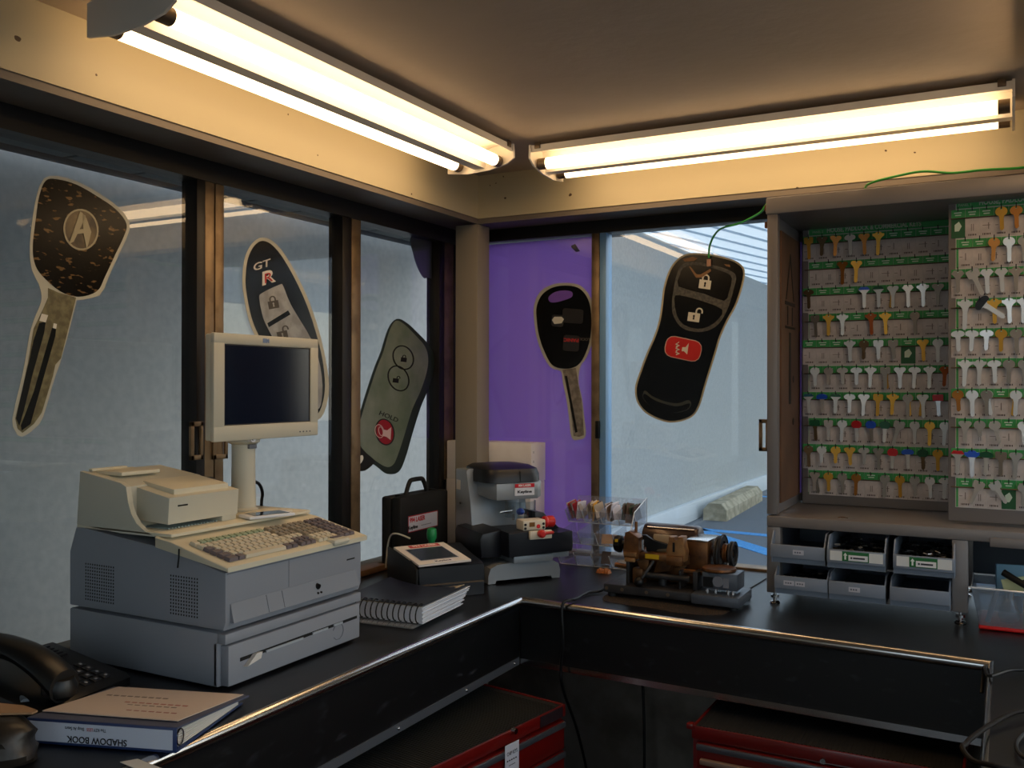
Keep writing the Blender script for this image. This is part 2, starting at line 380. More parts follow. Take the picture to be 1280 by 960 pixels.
for yy in (7.3, 29.8):
    m2 = MB(STEEL); m2.box((8.7, yy-.06, 0), (8.85, yy+.06, 3.005)); m2.box((XW, yy-.05, 2.94), (8.9, yy+.05, 2.99)) if yy > 20 else None; obj('canopy_post', m2, cn)
# parking marks and wheel stop
BLUE = mat('blue_road_paint', '2f8ad8', 0.7, col2='5aa6e2', cscale=40, bump=.3)
pk = thing('parking_marks', 'bright blue painted lines of the accessible bay on the asphalt', 'road marking', (-2, 8.5, 0))
def strip(p, q, w):
    p, q = Vector(p), Vector(q); n = (q-p).cross(Vector((0, 0, 1))).normalized()*w/2; h = Vector((0, 0, .004))
    return [p-n, p+n, q+n, q-n], [p-n+h, p+n+h, q+n+h, q-n+h]
G = lambda a, b: hz(a, b, 0)
for (a, b, c, e, wd) in ((866, 661, 1000, 703, .2), (866, 661, 1010, 674, .14), (872, 704, 1020, 721, .12), (944, 620, 1010, 625, .1)):
    s0, s1 = strip(G(a, b), G(c, e), wd); m = MB(BLUE); m.hull8(s0, s1); obj('painted_line', m, pk)
m = MB(mat('old_concrete', 'b5ab94', .85, bump=.5, bscale=60, col2='948c76', cscale=9))
A, B = G(908, 652), G(953, 626); dvv = (B-A).normalized(); nn = Vector((dvv.y, -dvv.x, 0))
R = []
for s_ in (0, .35, .36, .62, .63, 1): 
    pass
L = (B-A).length
prof = [(-.13, 0), (-.13, .12), (-.07, .19), (.07, .19), (.13, .12), (.13, 0)]
m.rings([[A+dvv*d+nn*(x-.13)+Vector((0, 0, z)) for x, z in prof] for d in (0, L*.3, L*.32, L*.45, L*.47, L)])
tag(obj('wheel_stop', m), 'weathered concrete wheel stop on asphalt beside the outside wall', 'wheel stop')
# purple sheet covering window 4 from outside
m = MB(translucent('purple_sheet', 'c2a4e0', .6)); m.box((-1.72, YG+.012, .93), (-1.24, YG+.018, 2.018))
pu = tag(obj('purple_sheet', m), 'purple translucent sheet covering the whole corner window from outside', 'sheet')
m = MB(mat('dark_patch', '3a3558', .6)); c = [hy(a, b, YG+.0115) for a, b in ((714, 307), (719, 305), (725, 314), (720, 315), (714, 309))]; m.prism(c, (0, .001, 0)); obj('dark_patch', m, pu)

# ================================================================== LIGHT FIXTURES
TUBE = emitter('tube_glow', 'ffd6a2', TUBE_STRENGTH)
FIXW = mat('fixture_enamel', 'f0e9dc', 0.4, bump=.03)
CAPM = mat('tube_cap', '6a5a48', .4, metal=.5)
def fixture(origin, along, room, length, label):
    """origin: start of the axis on the ceiling side, along: unit vector, room: unit vector towards the room"""
    O, A, N = Vector(origin), Vector(along), Vector(room)
    t = thing('strip_light', label, 'light fixture', O+A*length/2, 'twin tube strip lights under the ceiling')
    def zz(z): return z+.034 if z < 2.16 else (2.194+(z-2.16)*.55 if z < 2.2 else z)
    def pt(s_, n_, z_): return O+A*s_+N*n_*1.055+Vector((0, 0, zz(z_)-O.z))
    def ext(prof, s0, s1, mt, name):
        m = MB(mt); m.rings([[pt(s_, n_, z_) for n_, z_ in prof] for s_ in (s0, s1)]); return obj(name, m, t)
    # housing: shallow pan, centre ridge
    ext([(-.100, 2.160), (-.100, 2.168), (-.05, 2.190), (.05, 2.190), (.104, 2.172), (.104, 2.147), (.101, 2.147), (.100, 2.166), (.065, 2.178), (.030, 2.166), (.017, 2.107), (-.017, 2.107), (-.030, 2.166), (-.060, 2.178)], 0, length, FIXW, 'reflector')
    for s_ in (0, length):
        m = MB(FIXW); c = [pt(s_, n_, z_) for n_, z_ in ((-.105, 2.104), (-.105, 2.172), (-.05, 2.192), (.05, 2.192), (.108, 2.176), (.110, 2.128), (.085, 2.112), (.03, 2.100), (-.04, 2.096))]
        m.prism(c, A*(.006 if s_ else -.006)); obj('end_plate', m, t)
    for n_ in (-.066, .062):
        m = MB(TUBE); m.cyl(pt(.03, n_, 2.121), pt(length-.03, n_, 2.121), .0165, seg=20); obj('tube', m, t)
        for a, b in ((.004, .03), (length-.03, length-.004)):
            m = MB(CAPM); m.cyl(pt(a, n_, 2.121), pt(b, n_, 2.121), .0168, seg=20); obj('lamp_holder', m, t)
    for s_ in (.3*length, .7*length):
        m = MB(FIXW); m.cyl(pt(s_, 0, 2.185), pt(s_, 0, ZC), .012); obj('mount', m, t)
    for s_ in (.012, length-.03):
        m = MB(CAPM); m.box((0, 0, 0), (.018, .004, .018), .001, M=Matrix.Translation(pt(s_, .104, 2.155)) @ Matrix((( A.x, N.x, 0, 0), (A.y, N.y, 0, 0), (0, 0, 1, 0), (0, 0, 0, 1)))); obj('end_clip', m, t)
    return t
fixture((-1.382, 1.134, 2.2), (0, 1, 0), (1, 0, 0), 1.235, 'twin tube strip light along the left bulkhead, above the card terminal side')['label'] = 'glowing twin tube strip light running along the left bulkhead above the sliding windows'
fixture((-1.229, 2.516, 2.2), (1, 0, 0), (0, -1, 0), 1.235, 'glowing twin tube strip light above the key cabinet and purple window')
fixture((.150, 1.055, 2.2), (0, 1, 0), (-1, 0, 0), 1.225, 'strip light cut off by the top right corner of the photo')

# ================================================================== COUNTER
ct = thing('counter', 'black laminate U-shaped counter with chrome edge running under the windows', 'counter', (-.6, 2.5, .0))
outl = [(XG+.03, .3), (-1.185, .3), (-1.185, 2.262), (-.028, 2.212), (-.028, 1.25), (XR-.03, 1.25), (XR-.03, YG-.03), (XG+.03, YG-.03)]
m = MB(BLACKLAM); m.prism([(x, y, .885) for x, y in outl], (0, 0, .035)); obj('worktop', m, ct)
m = MB(APRON); m.box((-1.205, .3, .745), (-1.19, 2.262, .884)); obj('apron_left', m, ct)
m = MB(APRON); m.hull8([(-1.19, 2.268, .745), (-.028, 2.218, .745), (-.028, 2.233, .745), (-1.19, 2.283, .745)], [(-1.19, 2.268, .884), (-.028, 2.218, .884), (-.028, 2.233, .884), (-1.19, 2.283, .884)]); obj('apron_back', m, ct)
m = MB(APRON); m.box((-.022, 1.25, .745), (-.008, 2.218, .884)); obj('apron_right', m, ct)
for p, q in (((-1.185, .3, .9075), (-1.185, 2.262, .9075)), ((-1.185, 2.262, .9075), (-.028, 2.212, .9075)), ((-.028, 2.212, .9075), (-.028, 1.25, .9075))):
    m = MB(CHROME); m.cyl(p, q, .0125, seg=14); obj('edge_trim', m, ct)
def flat(p, q, w, h, mt, name):
    p, q = Vector(p), Vector(q); n = (q-p).cross(Vector((0, 0, 1))).normalized()*w; hh = Vector((0, 0, h))
    m = MB(mt); m.hull8([p-n, p, q, q-n], [p-n+hh, p+hh, q+hh, q-n+hh]); return obj(name, m, ct)
flat((-1.187, .3, .733), (-1.187, 2.258, .733), .02, .02, ALU, 'lower_trim'); flat((-1.187, 2.262, .733), (-.028, 2.214, .733), .02, .016, CHROME, 'lower_trim'); flat((-.028, 2.2, .733), (-.028, 1.25, .733), .02, .02, ALU, 'lower_trim')
for px, py in ((498, 919), (583, 871), (643, 837)):
    pp = hx(px, py, -1.187); m = MB(CHROME); m.ball((-1.187, pp.y, .743), .004); obj('screw', m, ct)
m = MB(mat('seam_line', '2a2c31', .6)); s0, s1 = strip(hz(930, 741, .9195), hz(958, 724, .9195), .002); m.hull8(s0, s1); obj('seam', m, ct)
# carcass under the counter: back board and a support
m = MB(DWOOD); m.box((XG+.04, 2.88, .015), (XR-.04, 2.90, .884)); obj('back_board', m, ct)
m = MB(DWOOD); m.box((XG+.04, .3, .015), (XG+.06, 2.87, .884)); obj('back_board', m, ct)

# ================================================================== DECALS ON THE GLASS
CUT = P('b9b7a8', 'decal_rim', .6)
def decal(name, label, plane, outline, rim=2.0, sm=4, rimmat=CUT, offs=0):
    """plane 'L' or 'B'; outline in photo pixels, unprojected onto the real glass"""
    def pj(p, k): return hx(p[0], p[1], XG+.0035+k*.0006) if plane == 'L' else hy(p[0], p[1], YG-.0035-k*.0006)
    D = (.0006, 0, 0) if plane == 'L' else (0, -.0006, 0)
    def grow(pts, r):
        pts = [Vector(p) for p in pts]; out = []; n = len(pts)
        ar = sum(pts[i].x*pts[(i+1) % n].y-pts[(i+1) % n].x*pts[i].y for i in range(n)); sg = 1 if ar > 0 else -1
        for i in range(n):
            t = (pts[(i+1) % n]-pts[i-1]); t.normalize(); out.append(pts[i]+Vector((t.y, -t.x))*r*sg)
        return out
    pts = smooth(outline, sm) if sm else [Vector(p) for p in outline]
    m = MB(rimmat); m.prism([pj(p, offs) for p in grow(pts, rim)], D)
    root = obj(name, m); tag(root, label, 'window decal', 'key and fob decals on the windows')
    return root, pj, D, grow
def layer(dc, name, pts, k, mt, sm=4):
    root, pj, D, grow = dc
    pts = smooth(pts, sm) if sm else [Vector(p) for p in pts]
    m = MB(mt); m.prism([pj(p, k) for p in pts], D); return obj(name, m, root)
def ltext(dc, body, px, py, dx, dy, hpx, mt, k=6, bold=0, sx=1, name='lettering', shear=0, up=None):
    """lettering centred at a photo pixel, running along pixel direction (dx,dy), hpx tall"""
    pj = dc[1]; O = pj((px, py), k); L = math.hypot(dx, dy)
    Rv = pj((px+dx/L*10, py+dy/L*10), k)-O; ux, uy = up if up else (dy/L, -dx/L)
    Uv = pj((px+ux*10, py+uy*10), k)-O
    return text(name, body, mt, O, Rv, Uv, hpx*Uv.length/10/.72, dc[0], bold=bold*.03, sx=sx*Rv.length/Uv.length*1.0, shear=shear)
PB = P('050404', 'print_black', .2)
PB2 = P('171614', 'print_soft_black', .4)
PWH = P('d8d4c8', 'print_white', .5)
# --- 1 big key
BRN = mat('print_key_head', '070403', .2, col2='6a5233', cscale=75, lo=.60, hi=.64, detail=4, stretch=(1, .5, 1.4), spec=.2)
OLV = mat('print_key_blade', '77704e', .55, col2='5a5236', cscale=60, lo=.35, hi=.6)
allout = [(56,225),(71,222),(96,229),(125,245),(146,260),(160,279),(156,297),(146,318),(133,347),(123,368),(98,373),(93,378),(85,410),(74,450),(70,462),(66,472),(52,520),(42,534),(27,544),(21,538),(17,524),(26,485),(33,452),(40,412),(50,386),(54,372),(50,354),(41,335),(39,306),(43,270),(48,243)]
d = decal('key_decal', 'giant car key decal with dark scratched head and emblem, on far left window', 'L', allout, 2.0, 2)
layer(d, 'printed_head', [(57,226),(71,224),(96,231),(124,247),(145,262),(158,280),(154,297),(144,318),(131,346),(121,364),(98,371),(75,364),(52,344),(43,328),(41,306),(45,272),(49,245)], 1, BRN, 4)
layer(d, 'printed_blade', [(60,360),(74,366),(95,372),(86,408),(76,448),(69,456),(66,470),(52,516),(42,530),(28,541),(22,536),(19,523),(28,486),(35,453),(42,411),(54,386),(60,372)], 1, OLV, 0)
layer(d, 'printed_groove', [(49,404),(57,402),(55,416),(40,470),(30,512),(24,532),(20,523),(28,486),(36,453),(42,425)], 2, PB, 0)
layer(d, 'printed_groove', [(65,410),(70,410),(69,420),(52,480),(38,530),(27,538),(26,532),(42,490),(58,434)], 2, PB, 0)
layer(d, 'printed_notch', [(52,392),(60,394),(57,403),(49,401)], 3, PWH, 0)
layer(d, 'printed_notch', [(67,404),(71,405),(70,411),(66,410)], 3, PWH, 0)
def ring(dc, cx, cy, rx, ry, w, rot, k, mt, name='printed_ring', arc=None):
    a = ellipse(cx, cy, rx, ry, rot, 28); b = ellipse(cx, cy, rx-w, ry-w, rot, 28)
    root, pj, D, _ = dc; m = MB(mt); V = Vector(D)
    A = [pj(p, k) for p in a]; B = [pj(p, k) for p in b]
    m.rings([A, [p+V for p in A], [p+V for p in B], B], closed=True); return obj(name, m, root)
EMB = P('a39a80', 'print_emblem', .4)
layer(d, 'printed_disc', ellipse(101, 287, 20, 24, -8), 2, mat('print_disc', '3a2f22', .4, col2='7c6a48', cscale=18, lo=.4, hi=.7), 0)
ring(d, 101, 287, 22, 26, 2.2, -8, 3, EMB)
for pts in ([(100,264),(107,270),(104,277),(92,302),(86,305)], [(103,266),(108,273),(114,290),(110,306),(108,311),(104,290)], [(93,287),(109,286),(110,291),(92,293)]):
    layer(d, 'printed_emblem', pts, 4 if len(pts) != 4 else 5, EMB, 0)
# --- 2 oval fob, partly behind the monitor
o2 = [(329,299),(344,307),(362,332),(382,372),(396,412),(405,450),(409,482),(406,506),(398,522),(384,520),(366,500),(346,470),(326,430),(313,400),(306,365),(305,345),(308,322),(317,305)]
d = decal('fob_decal', 'dark oval key fob decal lettered GT R, behind the monitor on second window', 'L', o2, 2.0)
layer(d, 'printed_face', [(329,301),(343,309),(360,333),(380,373),(394,413),(403,450),(406,482),(403,504),(396,518),(384,516),(367,497),(348,468),(328,429),(315,399),(308,365),(307,345),(310,323),(318,307)], 1, mat('print_navy', '06060a', .2, spec=.25))
SIL = mat('print_silver', 'a2a09c', .35, col2='86847f', cscale=20, metal=.2)
layer(d, 'printed_blade', [(349,356),(354,358),(364,382),(392,430),(402,470),(402,500),(396,512),(380,500),(350,440),(332,405),(327,390),(324,372),(328,366)], 2, SIL, 3)
layer(d, 'printed_groove', [(334,404),(360,388),(363,393),(336,409)], 3, PB, 0)
LK = P('4e4a44', 'print_lock_line', .5)
def padlock(dc, cx, cy, s, rot, k, mt, open_=False, kh=None):
    c, q = math.cos(math.radians(rot)), math.sin(math.radians(rot))
    T = lambda x, y: (cx+(x*c-y*q)*s, cy+(x*q+y*c)*s)
    layer(dc, 'printed_padlock', [T(-1, 0), T(1, 0), T(1, 1.5), T(-1, 1.5)], k, mt, 0)
    sh = (.8 if open_ else 0)
    a = [T(sh-.62*math.cos(t*math.pi/8)*1.0, -.35-.62*math.sin(t*math.pi/8)) for t in range(9)]
    b = [T(sh-.38*math.cos(t*math.pi/8)*1.0, -.35-.38*math.sin(t*math.pi/8)) for t in range(8, -1, -1)]
    if open_: pts = a + [T(sh+.62, -.05), T(sh+.38, -.05)] + b + [T(sh-.38, 0.05), T(sh-.62, 0.05)]
    else: pts = a + [T(.62, .05), T(.38, .05)] + b + [T(-.38, .05), T(-.62, .05)]
    layer(dc, 'printed_shackle', pts, k, mt, 0)
    if kh: layer(dc, 'printed_keyhole', [T(-.18, .5), T(0, .3), T(.18, .5), T(.1, .75), T(.15, 1.15), T(-.15, 1.15), T(-.1, .75)], k+1, kh, 0)
padlock(d, 341, 376, 6.5, -10, 3, LK, kh=SIL); padlock(d, 352, 414, 6.5, -12, 3, LK, open_=True, kh=SIL)
ltext(d, 'GT', 326, 332, 1, -.32, 9, P('c9c3bd', 'print_pale'), 3, bold=.01, sx=1.35, shear=.25)
ltext(d, 'R', 333, 348, 1, -.32, 16, P('d9d4ce', 'print_pale2'), 3, bold=.05, sx=1.3, shear=.25)
ltext(d, 'R', 334, 348, 1, -.32, 12, P('a8282a', 'print_red_dark'), 5, bold=-.005, sx=1.2, shear=.25)
# --- 3 grey green fob
o3 = [(496,400),(508,405),(522,418),(534,431),(541,445),(540,466),(533,488),(524,510),(514,542),(505,573),(497,589),(484,591),(474,584),(460,573),(446,557),(445,539),(452,513),(459,490),(469,460),(477,440),(486,412)]
d = decal('fob_decal', 'grey green rectangular key fob decal with HOLD button, on third left window', 'L', o3, 1.4, rimmat=P('26302e', 'print_fob_edge'))
GRN = mat('print_fob_green', '5c6a58', .35, col2='7c8276', cscale=9, lo=.35, hi=.7)
layer(d, 'printed_face', [(495,401),(506,406),(520,420),(531,433),(535,448),(533,466),(525,490),(515,512),(505,545),(497,569),(491,581),(481,583),(462,570),(449,555),(447,539),(454,513),(461,490),(471,460),(479,440),(487,413)], 1, GRN)
layer(d, 'printed_ring_hole', [(444,548),(452,560),(466,573),(468,578),(460,586),(452,589),(443,583)], 1, PB2, 2)
layer(d, 'printed_ring_slot', [(449,571),(453,569),(454,574),(450,580),(448,578)], 2, PWH, 2)
ring(d, 504, 447, 13, 16, 1.6, -25, 2, PB2); ring(d, 498, 473, 13, 17, 1.6, -25, 2, PB2)
padlock(d, 505, 447, 3.6, 8, 2, PB2); padlock(d, 495, 473, 3.6, 8, 2, PB2, open_=True)
ltext(d, 'HOLD', 486, 521, 1, .42, 5.5, PB2, 2, bold=.01, sx=1.2)
layer(d, 'printed_button', ellipse(481, 540, 10.5, 15.5, -12), 2, P('8e1726', 'print_crimson', .4), 0); ring(d, 481, 540, 12, 17, 1.6, -12, 2, PB2)
layer(d, 'printed_horn', [(480,537),(484,538),(489,534),(488,550),(483,546),(479,545)], 4, P('c9a9a6', 'print_pink'), 0)
for q in (0, 3): ring(d, 476-q*.6, 539, 3+q*.9, 6+q*.9, .8, -12, 4, P('c9a9a6', 'print_pink'))
# --- 4 key on purple
o4 = [(710,355),(726,359),(737,373),(741,393),(740,423),(732,446),(724,458),(722,478),(726,497),(729,522),(731,544),(724,548),(716,547),(713,525),(710,502),(705,478),(702,463),(689,458),(678,439),(672,420),(669,400),(669,382),(676,366),(691,357)]
d = decal('key_decal', 'black headed car key decal with PANIC button on the purple window', 'B', o4, 1.4, 3)
layer(d, 'printed_head', [(710,357),(725,361),(735,374),(739,393),(738,422),(730,446),(720,458),(705,461),(690,456),(680,438),(674,420),(671,400),(671,383),(678,368),(692,359)], 1, PB)
layer(d, 'printed_blade', [(703,462),(720,460),(723,480),(727,500),(730,544),(724,546),(717,545),(712,502)], 1, mat('print_blade_grey', '8d867c', .45, col2='6e675e', cscale=50), 0)
layer(d, 'printed_groove', [(706,470),(709,470),(722,540),(719,541)], 2, PB2, 0)
layer(d, 'printed_hole', [(686,371),(694,365),(706,363),(715,365),(715,371),(706,375),(694,378),(687,377)], 2, P('7a55b8', 'print_purple_hole', .5), 3)
for cx, cy, w, h in ((697, 401, 15, 15), (716, 395, 26, 18), (714, 429, 20, 20)): layer(d, 'printed_button', rrect(cx, cy, w, h, 3, 4), 2, mat('print_button', '232021', .3), 0)
layer(d, 'printed_car', [(690,400),(693,396),(702,396),(705,399),(702,404),(693,405)], 3, PWH, 0)
ltext(d, 'PANIC', 714, 425, -1, -.05, 4.2, P('b83434', 'print_panic'), 3, bold=.02, sx=1.1, up=(-.05, 1))
ltext(d, 'LOCK', 731, 424, -1, -.05, 3.4, P('6d6862', 'print_dim'), 3, sx=1, up=(-.05, 1))
# --- 5 fob on clear glass
o5 = [(857,320),(880,319),(903,323),(922,330),(929,343),(920,377),(908,400),(899,420),(893,440),(888,456),(880,482),(872,508),(861,521),(837,526),(812,517),(799,503),(796,485),(802,465),(810,443),(820,420),(826,400),(829,380),(832,358),(841,334)]
d = decal('fob_decal', 'large black three button key fob decal on the clear right window', 'B', o5, 2.2, rimmat=P('b3a98f', 'decal_rim_tan'))
layer(d, 'printed_face', o5, 1, mat('print_fob_black', '050506', .2, spec=.25))
SPK = mat('print_speckle', '3a3a3a', .6, col2='55534e', cscale=120, lo=.4, hi=.6)
keyp = [(852,331),(866,327),(890,331),(910,337),(920,345),(917,362),(910,385),(900,403),(888,412),(872,415),(853,410),(842,395),(840,380),(842,362),(846,343)]
layer(d, 'printed_pad', keyp, 2, SPK)
layer(d, 'printed_button', [(854,335),(868,331),(890,335),(908,341),(915,348),(911,366),(905,376),(880,367),(848,358),(850,344)], 3, PB, 2)
layer(d, 'printed_button', [(843,373),(850,369),(880,377),(903,387),(898,399),(886,408),(872,411),(855,406),(846,394)], 3, PB, 2)
padlock(d, 882, 350, 7.4, 8, 4, PWH, kh=PB); padlock(d, 868, 391, 7.4, 8, 4, PWH, open_=True, kh=PB)
layer(d, 'printed_button', rrect(854, 436, 46, 27, 10, 12), 2, P('c9a9a0', 'print_button_rim'), 0)
layer(d, 'printed_button', rrect(854, 436, 44, 25, 9, 12), 3, P('c42a28', 'print_red', .35), 0)
layer(d, 'printed_horn', [(853,434),(857,434),(861,429),(859,443),(855,439),(852,439)], 4, PWH, 0)
for q in range(3): layer(d, 'printed_sound_wave', [(850-q*1.2-1, 428+q*5), (846, 430+q*5), (850, 432+q*5), (845, 434+q*5), (845, 432.5+q*5), (847.5, 431.8+q*5), (844, 430.4+q*5), (850-q*1.2-1, 427+q*5)], 4, PWH, 0)
layer(d, 'printed_crescent', [(806,488),(815,495),(832,502),(848,504),(860,500),(864,505),(858,513),(838,516),(816,509),(804,498)], 2, mat('print_gloss', '3f4138', .3), 3)
layer(d, 'printed_crescent', [(806,492),(820,501),(845,508),(862,504),(858,512),(838,516),(816,509),(805,499)], 3, PB, 3)
for pts in ([(853,324),(866,321),(872,323),(868,326),(856,327)], [(861,333),(863,333),(871,343),(876,343),(888,336),(889,339),(877,347),(870,347)], [(905,330),(912,331),(913,334),(908,333)]):
    layer(d, 'peeled_patch', pts, 5, P('8c6a4c', 'peeled_paper', .7), 0)

# ================================================================== CASH REGISTER
reg = thing('cash_register', 'grey point of sale terminal with built-in keyboard and cash drawer on the left counter', 'cash register', (-1.53, 1.495, .921))
X0, X1, Y0, Y1 = -1.755, -1.305, 1.288, 1.704
m = MB(GREYP); m.box((X0, Y0, .924), (X1-.02, Y1, 1.028), .004); obj('drawer_case', m, reg)
dr = obj('drawer_front', MB(GREYP).box((X1-.022, Y0+.008, .926), (X1, Y1-.004, 1.004), .003), reg)
def fr(px, py, x=X1): return hx(px, py, x)
a, b = hx(300, 825, X1), hx(446, 771, X1); c0 = hx(372, 799, X1)
m = MB(DARKIN); m.prism([(X1+.0006, a.y, a.z-.003), (X1+.0006, b.y, b.z-.003), (X1+.0006, b.y, b.z+.003), (X1+.0006, a.y, a.z+.004)], (-.004, 0, 0)); obj('slot', m, dr)
zc = .966
m = MB(GREYPD); m.tube([(X1+.0005, 1.622+.018*math.cos(t), .957+.018*math.sin(t)) for t in [math.pi*.9-k*math.pi/9*1.7 for k in range(10)]], .0009, 6); obj('lock_ring', m, dr)
m = MB(PAPER); m.prism([(X1-.001, 1.335, .955), (X1-.001, 1.372, .962), (X1-.001, 1.376, .974), (X1-.001, 1.36, .974)], (.012, 0, .002)); obj('paper_slip', m, dr)
m = MB(mat('clear_slip', 'a9b0b8', .3)); 
for y_, l_ in ((1.395, .11), (1.535, .05), (1.605, .03)):
    m = MB(MATS['clear_slip']); m.box((X1, y_, .9675+(y_-1.39)*.02), (X1+.003, y_+l_, .972+(y_-1.39)*.02)); obj('slot_clip', m, dr)
m = MB(GREYP); m.box((X1-.022, Y0, 1.008), (X1, Y1, 1.0275), .002); m.box((X1-.03, Y0, .9255), (X1-.022, Y0+.008, 1.008), .001); obj('drawer_bezel', m, reg)
up = obj('terminal_body', MB(GREYP).prism([(X0, Y0, 1.034), (X1-.006, Y0, 1.034), (X1, Y0, 1.05), (X1, Y0, 1.145), (-1.446, Y0, 1.175), (-1.715, Y0, 1.2), (X0+.02, Y0, 1.2), (X0, Y0, 1.147)], (0, Y1-Y0, 0), .003), reg)
# recessed slanted band and seams on the front
m = MB(GREYPD); m.box((X1-.001, Y0+.004, 1.1405), (X1+.0006, Y1-.004, 1.1425)); m.box((X1-.001, 1.462, 1.085), (X1+.0006, 1.4635, 1.141)); obj('front_seams', m, reg)
m = MB(mat('recess_grey', '868a93', .5), GREYPD)
m.hull8([(X1-.002, Y0+.012, 1.048), (X1-.002, Y1-.02, 1.048), (X1+.010, Y1-.02, 1.048), (X1+.010, Y0+.012, 1.048)], [(X1-.002, Y0+.012, 1.083), (X1-.002, Y1-.02, 1.083), (X1+.001, Y1-.02, 1.083), (X1+.001, Y0+.012, 1.083)])
m.use(1)
for y_ in (1.395, 1.44): m.hull8([(X1+.0105, y_, 1.049), (X1+.0105, y_+.0012, 1.049), (X1+.009, y_+.0012, 1.049), (X1+.009, y_, 1.049)], [(X1+.0022, y_, 1.082), (X1+.0022, y_+.0012, 1.082), (X1+.0005, y_+.0012, 1.082), (X1+.0005, y_, 1.082)])
obj('lower_flap', m, reg)
m = MB(BLK); m.cyl((X1, 1.548, 1.072), (X1+.008, 1.548, 1.070), .006); m.cyl((X1+.004, 1.545, 1.058), (X1+.010, 1.545, 1.057), .0022); m.cyl((X1+.004, 1.555, 1.058), (X1+.010, 1.555, 1.057), .0022); obj('front_ports', m, reg)
m = MB(PB2); m.box((X1, 1.652, 1.108), (X1+.0005, 1.68, 1.111)); obj('small_badge', m, reg)
# vents on the near side
m = MB(DARKIN)
for gx, nx, w in ((-1.415, 11, .072), (-1.66, 13, .085)):
    for i in range(nx):
        for j in range(12):
            x = gx-w/2+i*w/(nx-1) + 0; z = 1.052+j*.0067; m.box((x-.0013, Y0-.0005, z-.0017), (x+.0013, Y0+.002, z+.0017))
v = obj('vent_holes', m, reg); v['kind'] = 'stuff'
# deck (light) with keyboard
DZ = lambda x: 1.150+(X1-x)*.032/.141   # deck height over x
deck = obj('keyboard_deck', MB(BEIGEL).prism([(X1+.012, Y0-.006, 1.147), (X1+.012, Y0-.006, 1.157), (-1.446, Y0-.006, 1.192), (-1.49, Y0-.006, 1.2), (-1.49, Y0-.006, 1.178)], (0, Y1-Y0+.014, 0), .003), reg)
obj('top_plate', MB(BEIGEL).box((X0+.02, Y0+.002, 1.199), (-1.452, Y1-.002, 1.206), .002), reg)
obj('raised_pad', MB(BEIGEL).box((-1.525, 1.52, 1.2055), (-1.462, 1.652, 1.213), .002), reg)
ZK = lambda x: 1.157+(X1+.012-x)*(1.192-1.157)/(X1+.012+1.446)
# the keys: rows go back in -x, columns along y
tilt = math.atan2(1.192-1.157, X1+.012+1.446)
KW, KD = .0162, .0175
def keycap(w, mt, name='key_cap'):
    m = MB(mt); h = .007; i_ = .0025
    m.hull8([(-KD/2+.0008, -w/2+.0008, 0), (KD/2-.0008, -w/2+.0008, 0), (KD/2-.0008, w/2-.0008, 0), (-KD/2+.0008, w/2-.0008, 0)],
            [(-KD/2+i_, -w/2+i_, h), (KD/2-i_, -w/2+i_, h), (KD/2-i_, w/2-i_, h), (-KD/2+i_, w/2-i_, h)])
    me_o = obj(name, m, keep=True); return me_o
KC = {}
KEYL = mat('key_cream', 'cfc6b0', .5); KEYD = mat('key_mauve', '6b6266', .5); KEYG = mat('key_green', '9aa98c', .5); KEYT = mat('key_tan', '8f8574', .5)
first = True
def put_key(w, mt, x, y):
    k = (round(w, 4), mt.name)
    if k in KC: o = KC[k].copy(); COL.objects.link(o)
    else: o = keycap(w, mt); KC[k] = o
    o.parent = reg; W_ = wm(reg).inverted()
    o.matrix_basis = W_ @ Matrix.Translation((x, y, ZK(x)+.0012)) @ Matrix.Rotation(tilt, 4, 'Y')
rows = [-1.318, -1.3365, -1.355, -1.3735, -1.392, -1.4105]
for r_, x in enumerate(rows):
    ys = 1.302
    if r_ == 0:
        for w, mt in ((.026, KEYD), (.018, KEYD), (.116, KEYL), (.018, KEYD), (.018, KEYD)):
            put_key(w, mt, x, ys+w/2); ys += w
    else:
        n = 13; lead = (.026, .023, .020, .0172, .0172)[r_-1]
        put_key(lead, KEYD if r_ < 4 else KEYL, x, ys+lead/2); ys += lead
        while ys < 1.302+.196-KW*.4:
            put_key(KW, KEYG if r_ == 5 else KEYL, x, ys+KW/2); ys += KW
    ys = 1.506
    for c_ in range(3): put_key(KW, KEYD if r_ in (0, 1) else (KEYT if r_ > 2 else KEYL), x, ys+KW/2); ys += KW
    ys = 1.562
    for c_ in range(4): put_key(KW, KEYL if r_ < 2 else KEYT, x, ys+KW/2); ys += KW
    ys = 1.634
    for c_ in range(3): put_key(KW*1.1, KEYD, x, ys+KW/2); ys += KW*1.12
lk = obj('key_switch', MB(BEIGE, KEYD).box((X1-.012, 1.612-.026, 1.150), (X1+.02, 1.612+.03, 1.166), .008), reg)
m = MB(KEYD); m.box((X1-.006, 1.598, 1.166), (X1+.006, 1.628, 1.1685), .001); obj('key_turn', m, lk)
m = MB(BLK); m.tube([(X1-.115, Y0-.008, 1.182), (X1-.115, Y0-.0085, 1.165), (X1-.118, Y0-.0085, 1.145)], .0015, 6); obj('side_latch', m, reg)
